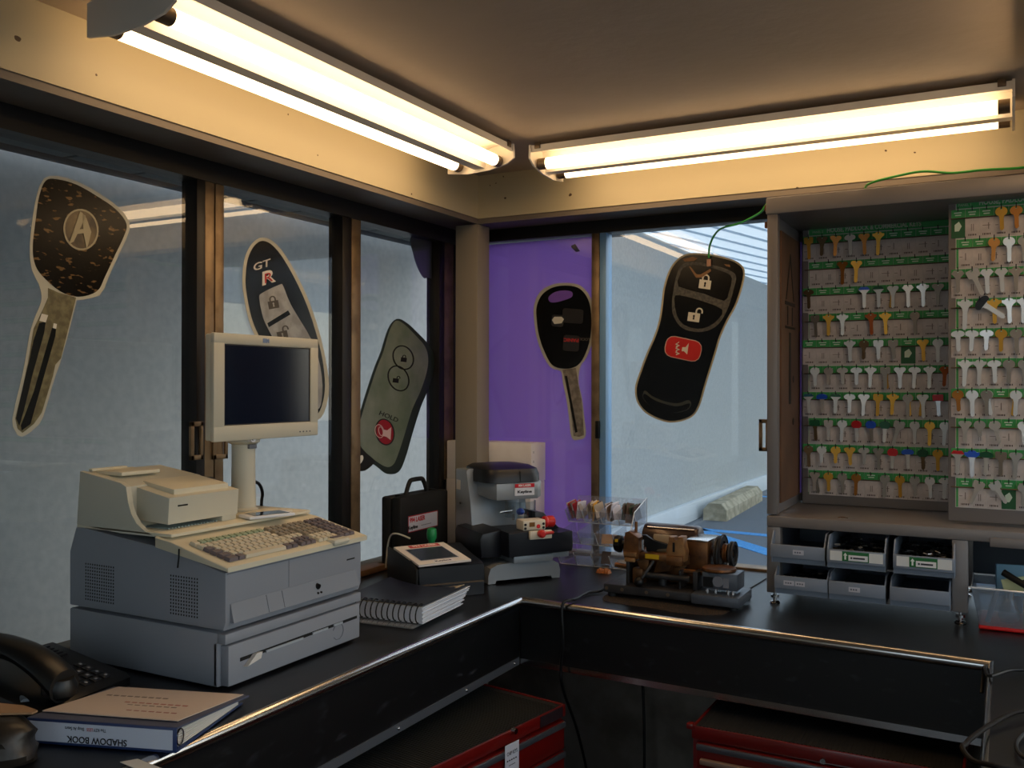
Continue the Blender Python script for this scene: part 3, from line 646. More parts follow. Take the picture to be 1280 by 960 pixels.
# receipt printer at the near end of the deck
pr_ = obj('printer_body', MB(BEIGE).prism([(X0+.02, Y0+.002, 1.2055), (X0+.03, Y0+.002, 1.318), (-1.60, Y0+.002, 1.300), (-1.582, Y0+.002, 1.292), (-1.578, Y0+.002, 1.262), (-1.568, Y0+.002, 1.238), (-1.552, Y0+.002, 1.219), (-1.53, Y0+.002, 1.2065), (-1.50, Y0+.002, 1.2), (-1.50, Y0+.002, 1.197), (-1.60, Y0+.002, 1.197)], (0, .012, 0), .001), reg)
m = MB(BEIGE); m.prism([(X0+.02, Y0+.014, 1.2065), (X0+.03, Y0+.014, 1.316), (-1.60, Y0+.014, 1.299), (-1.585, Y0+.014, 1.292), (-1.585, Y0+.014, 1.2065)], (0, .200, 0), .002); obj('printer_core', m, reg)
m = MB(BEIGEL); m.box((X0+.036, Y0+.03, 1.309), (-1.63, Y0+.13, 1.318), .003); m.box((X0+.033, Y0+.02, 1.316), (X0+.045, Y0+.11, 1.322), .002); obj('printer_lid', m, reg)
HX = -1.492
m = MB(BEIGE); m.prism([(-1.586, 1.318, 1.222), (HX-.002, 1.318, 1.218), (HX+.002, 1.318, 1.272), (-1.588, 1.318, 1.29)], (0, .192, 0), .002); hd = obj('printer_head', m, reg)
m = MB(BEIGEL); m.prism([(-1.60, 1.345, 1.285), (-1.507, 1.345, 1.2715), (-1.507, 1.345, 1.286), (-1.60, 1.345, 1.300)], (0, .150, 0), .002); obj('paper_cover', m, reg)
m = MB(PB2); m.box((HX+.0008, 1.341, 1.2525), (HX+.0022, 1.366, 1.2555)); obj('printer_badge', m, hd)
m = MB(BEIGE); m.box((-1.58, 1.468, 1.200), (HX-.006, 1.51, 1.224), .002); obj('printer_foot', m, reg)
m = MB(mat('slip_grey', '9fb0b2', .5))
for q in range(16): m.box((-1.58, 1.33+q*.0085, 1.2062), (-1.505, 1.333+q*.0085, 1.2085))
q_ = obj('slip_ribs', m, reg)

# customer card reader, black slab between printer and pole
tag(obj('card_reader', MB(BLKB).prism([(-1.66, 1.565, 1.2065), (-1.61, 1.565, 1.2065), (-1.618, 1.565, 1.272), (-1.65, 1.565, 1.285)], (0, .022, 0), .003)), 'slim black device standing between printer and monitor pole', 'card reader')

# ================================================================== MONITOR
mon = thing('monitor', 'beige flat monitor with blank navy screen on a round pole above the keyboard', 'monitor', (-1.585, 1.64, 1.2065))
m = MB(BEIGE); PX, PY = -1.585, 1.62
m.lathe((PX, PY, 1.2065), (0, 0, 1), [(.034, 0), (.034, .004), (.029, .008), (.0272, .07), (.0272, .1), (.0268, .101), (.0268, .155)], 28); obj('pole', m, mon)
m = MB(BEIGE); m.lathe((PX, PY, 1.361), (0, 0, 1), [(.027, 0), (.038, .006), (.038, .032), (.034, .036)], 28); obj('swivel', m, mon)
m = MB(GREYPD); m.box((PX+.024, PY-.012, 1.352), (PX+.031, PY+.012, 1.362), .001); obj('tilt_stop', m, mon)
SX = -1.53
q1, q2, q3, q4 = hx(270, 417, SX), hx(400, 423, SX), hx(396, 545, SX), hx(265, 552, SX)
ym0, ym1, zm0, zm1 = (q1.y+q4.y)/2, (q2.y+q3.y)/2, (q3.z+q4.z)/2, (q1.z+q2.z)/2
m = MB(BEIGE); m.box((SX-.045, ym0+.02, zm0+.02), (SX-.028, ym1-.02, zm1-.02), .008); m.box((SX-.03, ym0+.002, zm0+.002), (SX-.011, ym1-.002, zm1-.002), .004); m.box((SX-.07, PY-.03, 1.385), (SX-.04, PY+.03, 1.46), .004); obj('housing', m, mon)
wy, wz = ym1-ym0, zm1-zm0
sy0, sy1, sz0, sz1 = ym0+wy*.092, ym1-wy*.083, zm0+wz*.145, zm1-wz*.10
m = MB(BEIGE)
m.box((SX-.012, ym0, zm0), (SX, ym1, sz0), .003); m.box((SX-.012, ym0, sz1), (SX, ym1, zm1), .003)
m.box((SX-.012, ym0, sz0-.004), (SX-.0002, sy0, sz1+.004), .002); m.box((SX-.012, sy1, sz0-.004), (SX-.0002, ym1, sz1+.004), .002); obj('bezel', m, mon)
SCR = mat('lcd_screen', '05070c', .12, emit='1a3050', es=.07); m = MB(SCR); m.box((SX-.010, sy0-.003, sz0-.003), (SX-.0035, sy1+.003, sz1+.003)); obj('screen', m, mon)
m = MB(P('4a4844', 'screen_gasket')); 
for a, b in (((sy0, sz0), (sy1, sz0+.0022)), ((sy0, sz1-.0022), (sy1, sz1)), ((sy0, sz0), (sy0+.0022, sz1)), ((sy1-.0022, sz0), (sy1, sz1))): m.box((SX-.0035, a[0], a[1]), (SX-.0022, b[0], b[1]))
obj('screen_gasket', m, mon)
text('maker_mark', 'IBM', P('7f93b8', 'print_blue_grey'), (SX+.0005, PY+.015, (sz1+zm1)/2), (0, 1, 0), (0, 0, 1), .013, mon, bold=.0008)
m = MB(P('55565c', 'print_grey')); 
for k in range(4): m.box((SX, ym1-.07+k*.012, zm0+.010), (SX+.0005, ym1-.066+k*.012, zm0+.013))
obj('menu_marks', m, mon)
m = MB(WHITE, GREYPD); m.cyl((PX+.034, 1.605, 1.376), (PX+.046, 1.605, 1.376), .0085); m.use(1).tube([(PX+.0465, 1.605+.0045*math.cos(t*.6), 1.376+.0045*math.sin(t*.6)) for t in range(8)], .0008, 6); obj('screw_cap', m, mon)
tag(obj('cable', MB(BLK).tube(smooth([(PX-.02, 1.66, 1.27), (PX-.02, 1.69, 1.262), (PX-.03, 1.715, 1.235), (PX-.04, 1.722, 1.19), (PX-.05, 1.74, 1.0), (PX-.06, 1.75, .924)], 6, False), .004)), 'black cable curling down behind the monitor pole', 'cable')
# smartphone resting on the terminal
pc = hz(334, 642, 1.214)
sp = thing('smartphone', 'white smartphone with dark screen lying at the foot of the monitor pole', 'phone', (pc.x, pc.y, 1.2075))
MR = Matrix.Translation((pc.x, pc.y, 1.2075)) @ Matrix.Rotation(math.radians(70), 4, 'Z')
m = MB(WHITE); m.box((-.055, -.028, 0), (.055, .028, .0075), .003, M=MR); obj('shell', m, sp)
m = MB(mat('phone_glass', '1a1c22', .1)); m.box((-.042, -.025, .0072), (.042, .025, .0082), M=MR); obj('screen', m, sp)

# ================================================================== DESK PHONE
def frame(o, deg):
    return Matrix.Translation(o) @ Matrix.Rotation(math.radians(deg), 4, 'Z')
T = frame((-1.573, 1.103, .9215), 9)
ph = thing('desk_phone', 'black desk telephone with handset and keypad, left of the terminal', 'telephone', (-1.573, 1.103, .9215))
PHB = mat('phone_black', '0c0b0b', .38, bump=.03)
V = lambda x, y, z: T @ Vector((x, y, z))
m = MB(PHB); m.prism([V(.10, -.115, 0), V(.10, -.115, .016), V(.09, -.115, .024), V(-.09, -.115, .066), V(-.11, -.115, .06), V(-.11, -.115, 0)], (V(0, .225, 0)-V(0, 0, 0)), .003); obj('base', m, ph)
SL = math.atan2(.038, .16); sh = lambda x: .028+(.07-x)*.038/.16
m = MB(mat('phone_key', '1c1c20', .3))
for i in range(4):
    for j in range(3):
        x = .076-i*.020; y = .020+j*.024; K = T @ Matrix.Translation((x, y, sh(x))) @ Matrix.Rotation(SL, 4, 'Y')
        mm = MB(MATS['phone_key'], P('8d8f96', 'print_key_digit')); mm.box((-.0075, -.009, -.001), (.0075, .009, .0035), .0012, M=K); mm.use(1).box((-.002, -.002, .0034), (.003, .003, .004), M=K); obj('dial_key', mm, ph)
for i in range(7):
    x = -.035-i*.0075; K = T @ Matrix.Translation((x, .028, sh(x))) @ Matrix.Rotation(SL, 4, 'Y')
    mm = MB(P('5d4b3c', 'label_strip')); mm.box((-.0028, -.012, 0), (.0028, .022, .0012), M=K); obj('label_strip', mm, ph)
for i in range(5):
    x = -.035-i*.011; K = T @ Matrix.Translation((x, .075, sh(x))) @ Matrix.Rotation(SL, 4, 'Y')
    mm = MB(MATS['phone_key']); mm.box((-.0035, -.012, -.001), (.0035, .012, .003), .001, M=K); obj('memory_key', mm, ph)
hs = []
for k in range(15):
    u = k/14; x = .112-.235*u; z = .052+.038*(1-u)*0+.034*u+.038*math.sin(math.pi*u)**.8; w = .030+.004*abs(math.cos(math.pi*u)); t_ = .019+.009*abs(math.cos(math.pi*u))**2
    hs.append([V(x, -.064+w*math.cos(a), z-.008*0+t_*math.sin(a)) for a in [2*math.pi*i/14 for i in range(14)]])
m = MB(PHB); m.rings(hs); 
m.lathe(V(.098, -.064, .034), (T.to_3x3() @ Vector((.15, 0, 1))), [(.022, 0), (.029, .006), (.030, .02), (.022, .034)], 20); m.lathe(V(-.105, -.064, .064), (T.to_3x3() @ Vector((-.1, 0, 1))), [(.022, 0), (.029, .006), (.030, .02), (.022, .034)], 20); obj('handset', m, ph)
# ================================================================== BINDER
TB = frame((-1.153, 1.038, .9215), 18.5)     # near right corner, x towards left is negative
bn = thing('ring_binder', 'blue ring binder with white SHADOW BOOK spine lying at the counter edge', 'binder', (-1.28, 1.08, .9215))
BL = mat('binder_blue', '23345f', .45); Bv = lambda x, y, z: TB @ Vector((x, y, z))
Wd, Dp, Th = .262, .225, .040
m = MB(BL); m.box((-Wd, -.002, 0), (0, Dp, .003), .001, M=TB); obj('lower_cover', m, bn)
m = MB(mat('binder_slate', '4d5166', .5), BL); m.hull8([Bv(-Wd, -.002, Th-.003), Bv(0, -.002, Th-.003), Bv(.012, Dp, Th-.026), Bv(-Wd+.006, Dp, Th-.026)], [Bv(-Wd, -.002, Th), Bv(0, -.002, Th), Bv(.012, Dp, Th-.023), Bv(-Wd+.006, Dp, Th-.023)]); obj('upper_cover', m, bn)
m = MB(BL); m.box((-Wd, -.005, 0), (0, -.002, Th), .001, M=TB); obj('spine', m, bn)
m = MB(P('c4c8d6', 'spine_label')); m.box((-Wd+.002, -.0062, .005), (-.006, -.005, Th-.004), M=TB); obj('spine_label', m, bn)
m = MB(P('cdbcae', 'cover_sheet')); m.hull8([Bv(-Wd+.004, .028, Th-.0010), Bv(-.014, .024, Th-.0008), Bv(.002, Dp-.002, Th-.0229), Bv(-Wd+.016, Dp-.002, Th-.0229)], [Bv(-Wd+.004, .028, Th+.0006), Bv(-.014, .024, Th+.0006), Bv(.002, Dp-.002, Th-.0217), Bv(-Wd+.016, Dp-.002, Th-.0217)]); obj('cover_sheet', m, bn)
Rx = TB.to_3x3() @ Vector((1, 0, 0)); Ry = TB.to_3x3() @ Vector((0, 1, 0)); Uz = Vector((0, 0, 1))
INK = P('1b1c22', 'print_ink'); 
text('lettering', 'SHADOW BOOK', INK, Bv(-.136, -.0064, .0115), -Rx, -Uz, .0145, bn, bold=.0003, depth=.0002, sx=.95)
text('lettering', 'The KEY', INK, Bv(-.120, -.0064, .0285), -Rx, -Uz, .0075, bn, depth=.0002, align='LEFT', sx=.8).location
text('lettering', 'LESS', P('b03a3a', 'print_red_ink'), Bv(-.1425, -.0064, .0285), -Rx, -Uz, .0075, bn, depth=.0002, align='LEFT', sx=.8)
text('lettering', 'Shop At Sears', INK, Bv(-.158, -.0064, .0285), -Rx, -Uz, .0075, bn, depth=.0002, align='LEFT', sx=.8)
for y_, s_, mt, x_ in ((.155, .013, P('7d7068', 'faint_ink'), -.17), (.115, .012, P('a86a60', 'faint_red'), -.11), (.10, .008, P('7d7068', 'faint_ink'), -.095), (.065, .008, P('9a6660', 'faint_red2'), -.075)):
    m = MB(mt)
    for k in range(9 if s_ > .01 else 7): 
        xx = x_-.055+k*.0135; zt = Th+.0007-(y_-.024)/(Dp-.026)*.0223
        m.box((xx, y_-s_*.3, zt-.0002), (xx+.0095, y_+s_*.25, zt+.0003), M=TB)
    obj('print_line', m, bn)
m = MB(PAPER)
for k in range(11):
    z0 = .0042+k*.0026; e = (k % 3)*.0015
    m.hull8([Bv(-Wd+.012, .012, z0), Bv(-.006-e, .012, z0), Bv(-.003-e, Dp-.012-e, z0*.42), Bv(-Wd+.012, Dp-.012, z0*.42)], [Bv(-Wd+.012, .012, z0+.0018), Bv(-.006-e, .012, z0+.0018), Bv(-.003-e, Dp-.012-e, z0*.42+.0022), Bv(-Wd+.012, Dp-.012, z0*.42+.0022)])
obj('pages', m, bn)['kind'] = 'stuff'
for y_ in (.014,):
    m = MB(CHROME); m.tube([Bv(-.004, y_+.010*math.cos(t), .019+.013*math.sin(t)) for t in [k*math.pi/8-math.pi/2 for k in range(17)]], .0014, 6); obj('ring', m, bn)
# ================================================================== SPIRAL BOOK
sb = thing('spiral_book', 'thick spiral bound book with curled navy cover, right of the terminal', 'book', (-1.33, 1.96, .9215))
TS = frame((-1.235, 1.852, .9275), 5)
sv = lambda x, y, z: TS @ Vector((x, y, z))
NAVY = mat('navy_cover', '171b2e', .35, bump=.05)
def sheetz(u, v, base): return base + .012*(2*u-1)**2*v + .006*(1-u)*0 + .008*v*v*u
m = MB(NAVY); R = []
for j in range(9):
    v = j/8; row = []
    up_ = [sv(-.225+.225*(i/10)*(1+0*v)+.012*v*(i/10), v*.228, .0455+.016*(2*i/10-1)**2*v-.008*v+.0) for i in range(11)]
    dn = [p-Vector((0, 0, .0012)) for p in up_[::-1]]
    R.append(up_+dn)
m.rings(R); obj('cover', m, sb)
m = MB(P('c8b79c', 'cover_edge')); R = []
for j in range(9):
    v = j/8; up_ = [sv(-.225+.22*(i/10), v*.234+.002, .0425+.016*(2*i/10-1)**2*v-.008*v) for i in range(11)]; R.append(up_+[p-Vector((0, 0, .0012)) for p in up_[::-1]])
m.rings(R); obj('first_sheet', m, sb)
m = MB(P('e2e4ec', 'page_white', .7))
for k in range(16):
    z0 = .002+k*.0025; e = .006*math.sin(k*2.1)+.0016*k; R = []
    for j in range(5):
        v = j/4; fl = (k/15)
        up_ = [sv(-.222+.222*(i/6)+(.002*math.sin(k*1.7)+.014*fl*v)*(i/6), v*(.205+e), z0+.0018+.015*fl*(2*i/6-1)**2*v-.007*fl*v) for i in range(7)]
        R.append(up_+[p-Vector((0, 0, .0018)) for p in up_[::-1]])
    m.rings(R)
obj('pages', m, sb)['kind'] = 'stuff'
for k in range(14):
    x_ = -.213+k*.0156
    m = MB(BLK); m.tube([sv(x_+.002*math.sin(t), .004+.021*math.cos(t), .0255+.0232*math.sin(t)) for t in [i*2*math.pi/16 for i in range(16)]], .0016, 6, closed=True); obj('wire_loop', m, sb)
m = MB(glass('sheet_cover', haze=.2, rough=.1)); m.box((-.24, -.028, -.0055), (-.012, .21, -.0012), .001, M=TS)
tag(obj('plastic_sleeve', m), 'clear plastic sleeve under the spiral book', 'sleeve')

# ================================================================== CASE, BOXES, CONTROLLER, LASER CUTTER
cs = thing('carrying_case', 'black plastic carrying case lettered 994 LASER standing against the left window', 'case', (-1.725, 2.55, .9215))
m = MB(BLKM); m.box((-1.768, 2.41, .9215), (-1.730, 2.692, 1.146), .009); obj('case_back', m, cs)
m = MB(BLKM); m.box((-1.728, 2.41, .9215), (-1.69, 2.692, 1.146), .009); obj('case_front', m, cs)
m = MB(BLKM); m.box((-1.735, 2.43, .93), (-1.722, 2.67, 1.143)); obj('hinge_strip', m, cs)
m = MB(BLKM); m.tube(smooth([(-1.728, 2.492, 1.143), (-1.728, 2.500, 1.163), (-1.728, 2.515, 1.186), (-1.728, 2.530, 1.190), (-1.728, 2.575, 1.190), (-1.728, 2.590, 1.186), (-1.728, 2.606, 1.163), (-1.728, 2.614, 1.143)], 3, False), .0075, 8); obj('handle', m, cs)
for y_ in (2.455, 2.645):
    m = MB(BLK); m.box((-1.737, y_-.012, 1.138), (-1.717, y_+.012, 1.150), .002); obj('latch', m, cs)
SX2 = -1.6895
a, b = hx(510, 672, SX2), hx(547, 639, SX2); ly0, ly1 = a.y, b.y; lz0, lz1 = 1.029, 1.082
m = MB(P('b02a38', 'label_red')); m.box((SX2, ly0, lz0), (SX2+.0006, ly1, lz1)); lb = obj('label_border', m, cs)
m = MB(P('d3d2dc', 'label_white')); m.box((SX2+.0006, ly0+.003, lz0+.003), (SX2+.0010, ly1-.003, lz1-.003)); obj('label_plate', m, lb)
LRED = P('c0202c', 'label_red_ink')
text('lettering', '994 LASER', LRED, (SX2+.0014, ly0+.008, lz1-.015), (0, 1, 0), (0, 0, 1), .021, lb, align='LEFT', bold=.0007, sx=.92, depth=.0002)
text('lettering', 'Keyline', INK, (SX2+.0014, ly0+.026, lz0+.015), (0, 1, 0), (0, 0, 1), .015, lb, bold=.0006, sx=1.2, depth=.0002).data.name
m = MB(P('77757f', 'fine_print'))
for k in range(6): m.box((SX2+.001, ly0+.075+k*.010, lz0+.014), (SX2+.0013, ly0+.082+k*.010, lz0+.0165))
obj('fine_print', m, lb)

CARD = mat('carton_white', 'f4efec', .75, col2='e6dfdb', cscale=5)
for z0, z1, nm, e in ((.9215, 1.168, 'lower white carton of the stack in the window corner behind the column', 0), (1.1695, 1.302, 'upper white carton of the stack in the window corner behind the column', .003)):
    t = thing('carton', nm, 'box', (-1.61, 2.865, z0), 'white cartons in the corner')
    m = MB(CARD); m.box((-1.772, 2.808+e, z0), (-1.436+e, 2.92, z1), .0015); obj('carton_body', m, t)
    m = MB(CARD); m.box((-1.770, 2.809+e, z1-.0005), (-1.438+e, 2.862, z1+.0015)); obj('flap', m, t)
    m = MB(P('4b4550', 'carton_slit')); 
    for zz in (z0+.03, z0+.07, z1-.03): m.box((-1.4362+e, 2.826, zz-.004), (-1.4356+e, 2.829, zz+.004))
    obj('hand_slit', m, t)
m = MB(BLK); m.box((-1.775, 2.795, .9215), (-1.768, 2.802, 1.165), .001); tag(obj('thin_post', m), 'thin black post between the carrying case and the white cartons', 'post')

def LB(T, fn):  # build in a local frame
    pass
T = frame((-1.400, 2.09, .9215), 51)
cu = thing('control_unit', 'black control console with tilted white framed screen, between spiral book and case', 'control console', (-1.42, 2.25, .9215))
U = lambda x, y, z: T @ Vector((x, y, z))
m = MB(BLKB); m.prism([U(-.003, 0, 0), U(-.003, 0, .035), U(-.003, .004, .038), U(-.003, .004, .083), U(-.003, .02, .086), U(-.003, .20, .112), U(-.003, .30, .08), U(-.003, .30, 0)], U(.188, 0, 0)-U(0, 0, 0), .004); obj('console_body', m, cu)
m = MB(BLKM); m.prism([U(-.012, .006, 0), U(-.012, .006, .08), U(-.012, .06, .10), U(-.012, .30, .095), U(-.012, .30, 0)], U(.008, 0, 0)-U(0, 0, 0), .003); obj('side_cheek', m, cu)
m = MB(PAPER); m.hull8([U(-.004, .004, .087), U(.146, .004, .092), U(.122, .172, .115), U(-.028, .172, .110)], [U(-.004, .004, .093), U(.146, .004, .098), U(.122, .172, .121), U(-.028, .172, .116)]); sc_ = obj('screen_frame', m, cu)
def SP(u, v, e): # bilinear on slab top
    a = U(-.004, .004, .093+e); b = U(.146, .004, .098+e); c = U(.122, .172, .121+e); d_ = U(-.028, .172, .116+e)
    return (a*(1-u)+b*u)*(1-v)+(d_*(1-u)+c*u)*v
def slabq(u0, v0, u1, v1, mt, name, par, e0=-.0004, e1=.0005):
    m = MB(mt); m.hull8([SP(u0, v0, e0), SP(u1, v0, e0), SP(u1, v1, e0), SP(u0, v1, e0)], [SP(u0, v0, e1), SP(u1, v0, e1), SP(u1, v1, e1), SP(u0, v1, e1)]); return obj(name, m, par)
slabq(.12, .17, .86, .80, P('9a9aa4', 'screen_lip'), 'screen_lip', cu); slabq(.135, .19, .845, .78, mat('touch_screen', '3a4450', .15), 'touch_screen', cu, -.0004, .0007)
slabq(.26, .84, .86, .97, LRED, 'brand_strip', cu); slabq(.32, .03, .70, .13, P('e4e2e6', 'label_pale'), 'lower_strip', cu)
rt = (SP(1, .9, 0)-SP(0, .9, 0)); ut = SP(.5, 1, 0)-SP(.5, 0, 0)
text('lettering', '994 LASER', P('f0e4e0', 'label_pale2'), SP(.56, .905, .0008), rt, ut, .016, sc_, depth=.0002, bold=.0004, sx=1)
text('lettering', 'Keyline', INK, SP(.5, .08, .0008), rt, ut, .012, sc_, depth=.0002, bold=.0003, sx=1.3)
gk = thing('emergency_button', 'green mushroom stop knob behind the tilted console screen', 'button', U(.10, .215, .115))
m = MB(mat('green_knob', '1f8a4c', .35)); p_ = U(.10, .215, .107); m.lathe(p_, (0, 0, 1), [(.010, 0), (.010, .012), (.0145, .02), (.0155, .034), (.0135, .047), (.007, .051)], 12); obj('knob', m, gk)
m = MB(CAPM); m.lathe(p_, (0, 0, 1), [(.014, -.012), (.014, .003), (.011, .005)], 12); obj('collar', m, gk)

T = frame((-1.337, 2.345, .9215), 54)
lz = thing('key_cutting_machine', 'grey and black electronic key cutting machine lettered 994 LASER with red knobs', 'key machine', (-1.35, 2.5, .9215))
L_ = lambda x, y, z: T @ Vector((x, y, z-.9215))
GRM = mat('machine_grey', '8f959b', .38, metal=.25, bump=.05, bscale=300)
def lbox(par, name, a, b, mt, bev=.003, **k):
    m = MB(mt); m.box((a[0], a[1], a[2]-.9215), (b[0], b[1], b[2]-.9215), bev, M=T, **k); return obj(name, m, par)
# arched base
pr2 = [(0, .9215), (.022, .9215), (.026, .930), (.206, .930), (.211, .9215), (.236, .9215), (.238, .945), (.232, .966), (.215, .975), (.12, .981), (.03, .976), (.008, .966), (0, .945)]
m = MB(GRM); m.prism([L_(x, -.004, z) for x, z in pr2], L_(0, .30, 0)-L_(0, 0, 0), .008); obj('base_casting', m, lz)
for x in (.012, .222):
    m = MB(BLKM); m.cyl(L_(x, .02, .9215), L_(x, .02, .930), .01); obj('rubber_foot', m, lz)
lbox(lz, 'slide_plate', (.075, -.02, .978), (.205, .12, .9995), GRM, .002)
lbox(lz, 'slide_wing', (.205, -.015, .985), (.262, .10, 1.003), GRM, .002)
m = MB(BLKB); m.prism([L_(.052, -.035, 1.0), L_(.262, -.035, 1.004), L_(.266, -.035, 1.02), L_(.264, -.035, 1.064), L_(.255, -.035, 1.067), L_(.22, -.035, 1.058), L_(.19, -.035, 1.064), L_(.13, -.035, 1.072), L_(.05, -.035, 1.072)], L_(0, .15, 0)-L_(0, 0, 0), .004); obj('carriage', m, lz)
m = MB(BLKB); m.prism([L_(-.012, .02, .992), L_(-.016, .02, 1.05), L_(-.008, .02, 1.066), L_(.055, .02, 1.074), L_(.055, .02, .992)], L_(0, .20, 0)-L_(0, 0, 0), .008); obj('motor_cover', m, lz)
m = MB(BLKB); m.prism([L_(.17, .03, 1.06), L_(.262, .03, 1.06), L_(.225, .03, 1.09), L_(.20, .03, 1.115), L_(.17, .03, 1.12)], L_(0, .08, 0)-L_(0, 0, 0), .003); obj('carriage_horn', m, lz)
# tower and head
m = MB(GRM); m.prism([L_(.02, .30, .93), L_(.02, .30, 1.235), L_(.02, .20, 1.24), L_(.02, .185, 1.14), L_(.02, .155, 1.06), L_(.02, .15, .93)], L_(.19, 0, 0)-L_(0, 0, 0), .008); obj('tower', m, lz)
m = MB(GRM); m.prism([L_(.07, .09, 1.150), L_(.21, .09, 1.150), L_(.228, .105, 1.155), L_(.235, .2, 1.16), L_(.05, .2, 1.16), L_(.052, .12, 1.155)], (0, 0, .052), .004); obj('head', m, lz)
hr = []
for (zz, sx_, y0_, y1_) in ((1.203, 1.0, .088, .30), (1.228, .99, .09, .30), (1.243, .95, .10, .295), (1.252, .80, .13, .28), (1.2555, .45, .17, .25)):
    cx_ = .135; w_ = .098*sx_
    hr.append([L_(cx_+w_*math.copysign(abs(math.cos(t))**.4, math.cos(t)), (y0_+y1_)/2+(y1_-y0_)/2*math.copysign(abs(math.sin(t))**.4, math.sin(t)), zz) for t in [2*math.pi*i/28 for i in range(28)]])
m = MB(BLKB); m.rings(hr); obj('top_cover', m, lz)
m = MB(BLK); m.box((.148, .0875, 1.203-.9215), (.150, .092, 1.237-.9215), M=T); obj('cover_seam', m, lz)
lbl = lbox(lz, 'label_plate', (.130, .0880, 1.163), (.197, .0895, 1.199), P('dddde4', 'label_white2'), .0)
lbox(lbl, 'label_band', (.130, .0872, 1.187), (.197, .0882, 1.199), LRED, 0)
xr = (T.to_3x3() @ Vector((1, 0, 0)))
text('lettering', '994 LASER', P('f0e4e0', 'label_pale2'), L_(.163, .0868, 1.193), xr, Uz, .0095, lbl, depth=.0002, bold=.0003)
text('lettering', 'Keyline', INK, L_(.163, .0874, 1.174), xr, Uz, .011, lbl, depth=.0002, bold=.0004, sx=1.5)
lbox(lz, 'side_sticker', (.0185, .255, 1.17), (.0198, .285, 1.20), PAPER, 0)
m = MB(CHROME); m.cyl(L_(.018, .24, 1.13), L_(.012, .24, 1.13), .004); m.cyl(L_(.049, .15, 1.222), L_(.044, .15, 1.222), .003); obj('side_screw', m, lz)
m = MB(GRM); m.cyl(L_(.14, .13, 1.105), L_(.14, .13, 1.152), .022, seg=20); m.use(0); obj('spindle_housing', m, lz)
m = MB(CHROME); m.cyl(L_(.14, .12, 1.085), L_(.14, .12, 1.11), .004); m.cyl(L_(.07, .07, 1.118), L_(.12, .09, 1.118), .0035); obj('cutter', m, lz)
m = MB(mat('blue_knob', '1f4ac0', .3)); m.ball(L_(.135, .06, 1.118), .0135, (1, .8, .8)); obj('blue_knob', m, lz)
m = MB(GLASS2); rr = []
for zz in (1.100, 1.148): rr.append([L_(.148+.050*math.cos(t), .09-.045*math.sin(t), zz) for t in [math.pi*k/12 for k in range(13)]]+[L_(.148+.048*math.cos(t), .09-.043*math.sin(t), zz) for t in [math.pi*k/12 for k in range(12, -1, -1)]])
m.rings(rr); obj('clear_guard', m, lz)
cl = lbox(lz, 'clamp_jaw', (.105, -.02, 1.072), (.180, .03, 1.102), mat('clamp_cream', 'd8cdb8', .35), .004)
lbox(cl, 'clamp_slot', (.125, -.0212, 1.083), (.143, -.0195, 1.096), P('7a5424', 'slot_bronze'), 0)
lbox(cl, 'clamp_slide', (.115, -.045, 1.049), (.188, -.034, 1.074), MATS['clamp_cream'], .002)
m = MB(BLK)
for q, z_ in ((.112, 1.079), (.112, 1.090), (.172, 1.079), (.172, 1.090)): m.cyl(L_(q, -.0215, z_), L_(q, -.0195, z_), .004, seg=10)
obj('clamp_screw', m, cl)
m = MB(P('d02830', 'warning_red')); m.cyl(L_(.155, -.0215, 1.083), L_(.155, -.0198, 1.083), .0062); obj('warning_mark', m, cl)
m = MB(RED); m.lathe(L_(.180, .0, 1.092), xr, [(.009, 0), (.016, .003), (.018, .008), (.016, .014), (.018, .02), (.017, .034), (.012, .038)], 16); obj('red_knob', m, lz)
m = MB(RED); bk_ = T.to_3x3() @ Vector((0, -1, 0)); m.lathe(L_(.150, -.045, 1.066), bk_, [(.012, 0), (.012, .012), (.007, .016)], 14); m.cyl(L_(.150, -.052, 1.066), L_(.186, -.056, 1.068), .0045); obj('red_lever', m, lz)
# ================================================================== ACRYLIC BINS
ab = thing('acrylic_bins', 'clear acrylic three tier bin rack holding bagged key blanks by the purple window', 'bin rack', (-1.16, 2.78, .9215))
XA0, XA1 = -1.288, -1.045
for k, (yf, z0) in enumerate(((2.735, .9225), (2.765, .985), (2.80, 1.050))):
    m = MB(ACRYL); m.box((XA0, yf, z0), (XA1, 2.872, z0+.0025)); obj('bin_floor', m, ab)
    m = MB(ACRYL); m.hull8([(XA0, yf-.002, z0), (XA1, yf-.002, z0), (XA1, yf, z0), (XA0, yf, z0)], [(XA0, yf-.032, z0+.042), (XA1, yf-.032, z0+.042), (XA1, yf-.030, z0+.042), (XA0, yf-.030, z0+.042)]); obj('bin_front', m, ab)
    m = MB(ACRYLE); m.tube([(XA0, yf-.001, z0), (XA1, yf-.001, z0)], .0014, 6); obj('front_highlight', m, ab)  # pale rods here and below paint highlights along the acrylic edges
    for i in range(5):
        x = XA0+(XA1-XA0)*i/4+(.001 if i == 0 else -.001 if i == 4 else 0)
        m = MB(ACRYL); m.prism([(x-.001, yf, z0+.0025), (x-.001, yf-.030, z0+.044), (x-.001, 2.85, z0+.060), (x-.001, 2.872, z0+.0025)], (.002, 0, 0)); dv_ = obj('divider', m, ab)
        m = MB(ACRYLE); m.tube([(x, yf-.001, z0), (x, yf-.031, z0+.0435)], .0016, 6); obj('divider_highlight', m, dv_)
m = MB(ACRYL); m.box((XA0, 2.873, .9225), (XA1, 2.876, 1.13)); obj('back_sheet', m, ab)
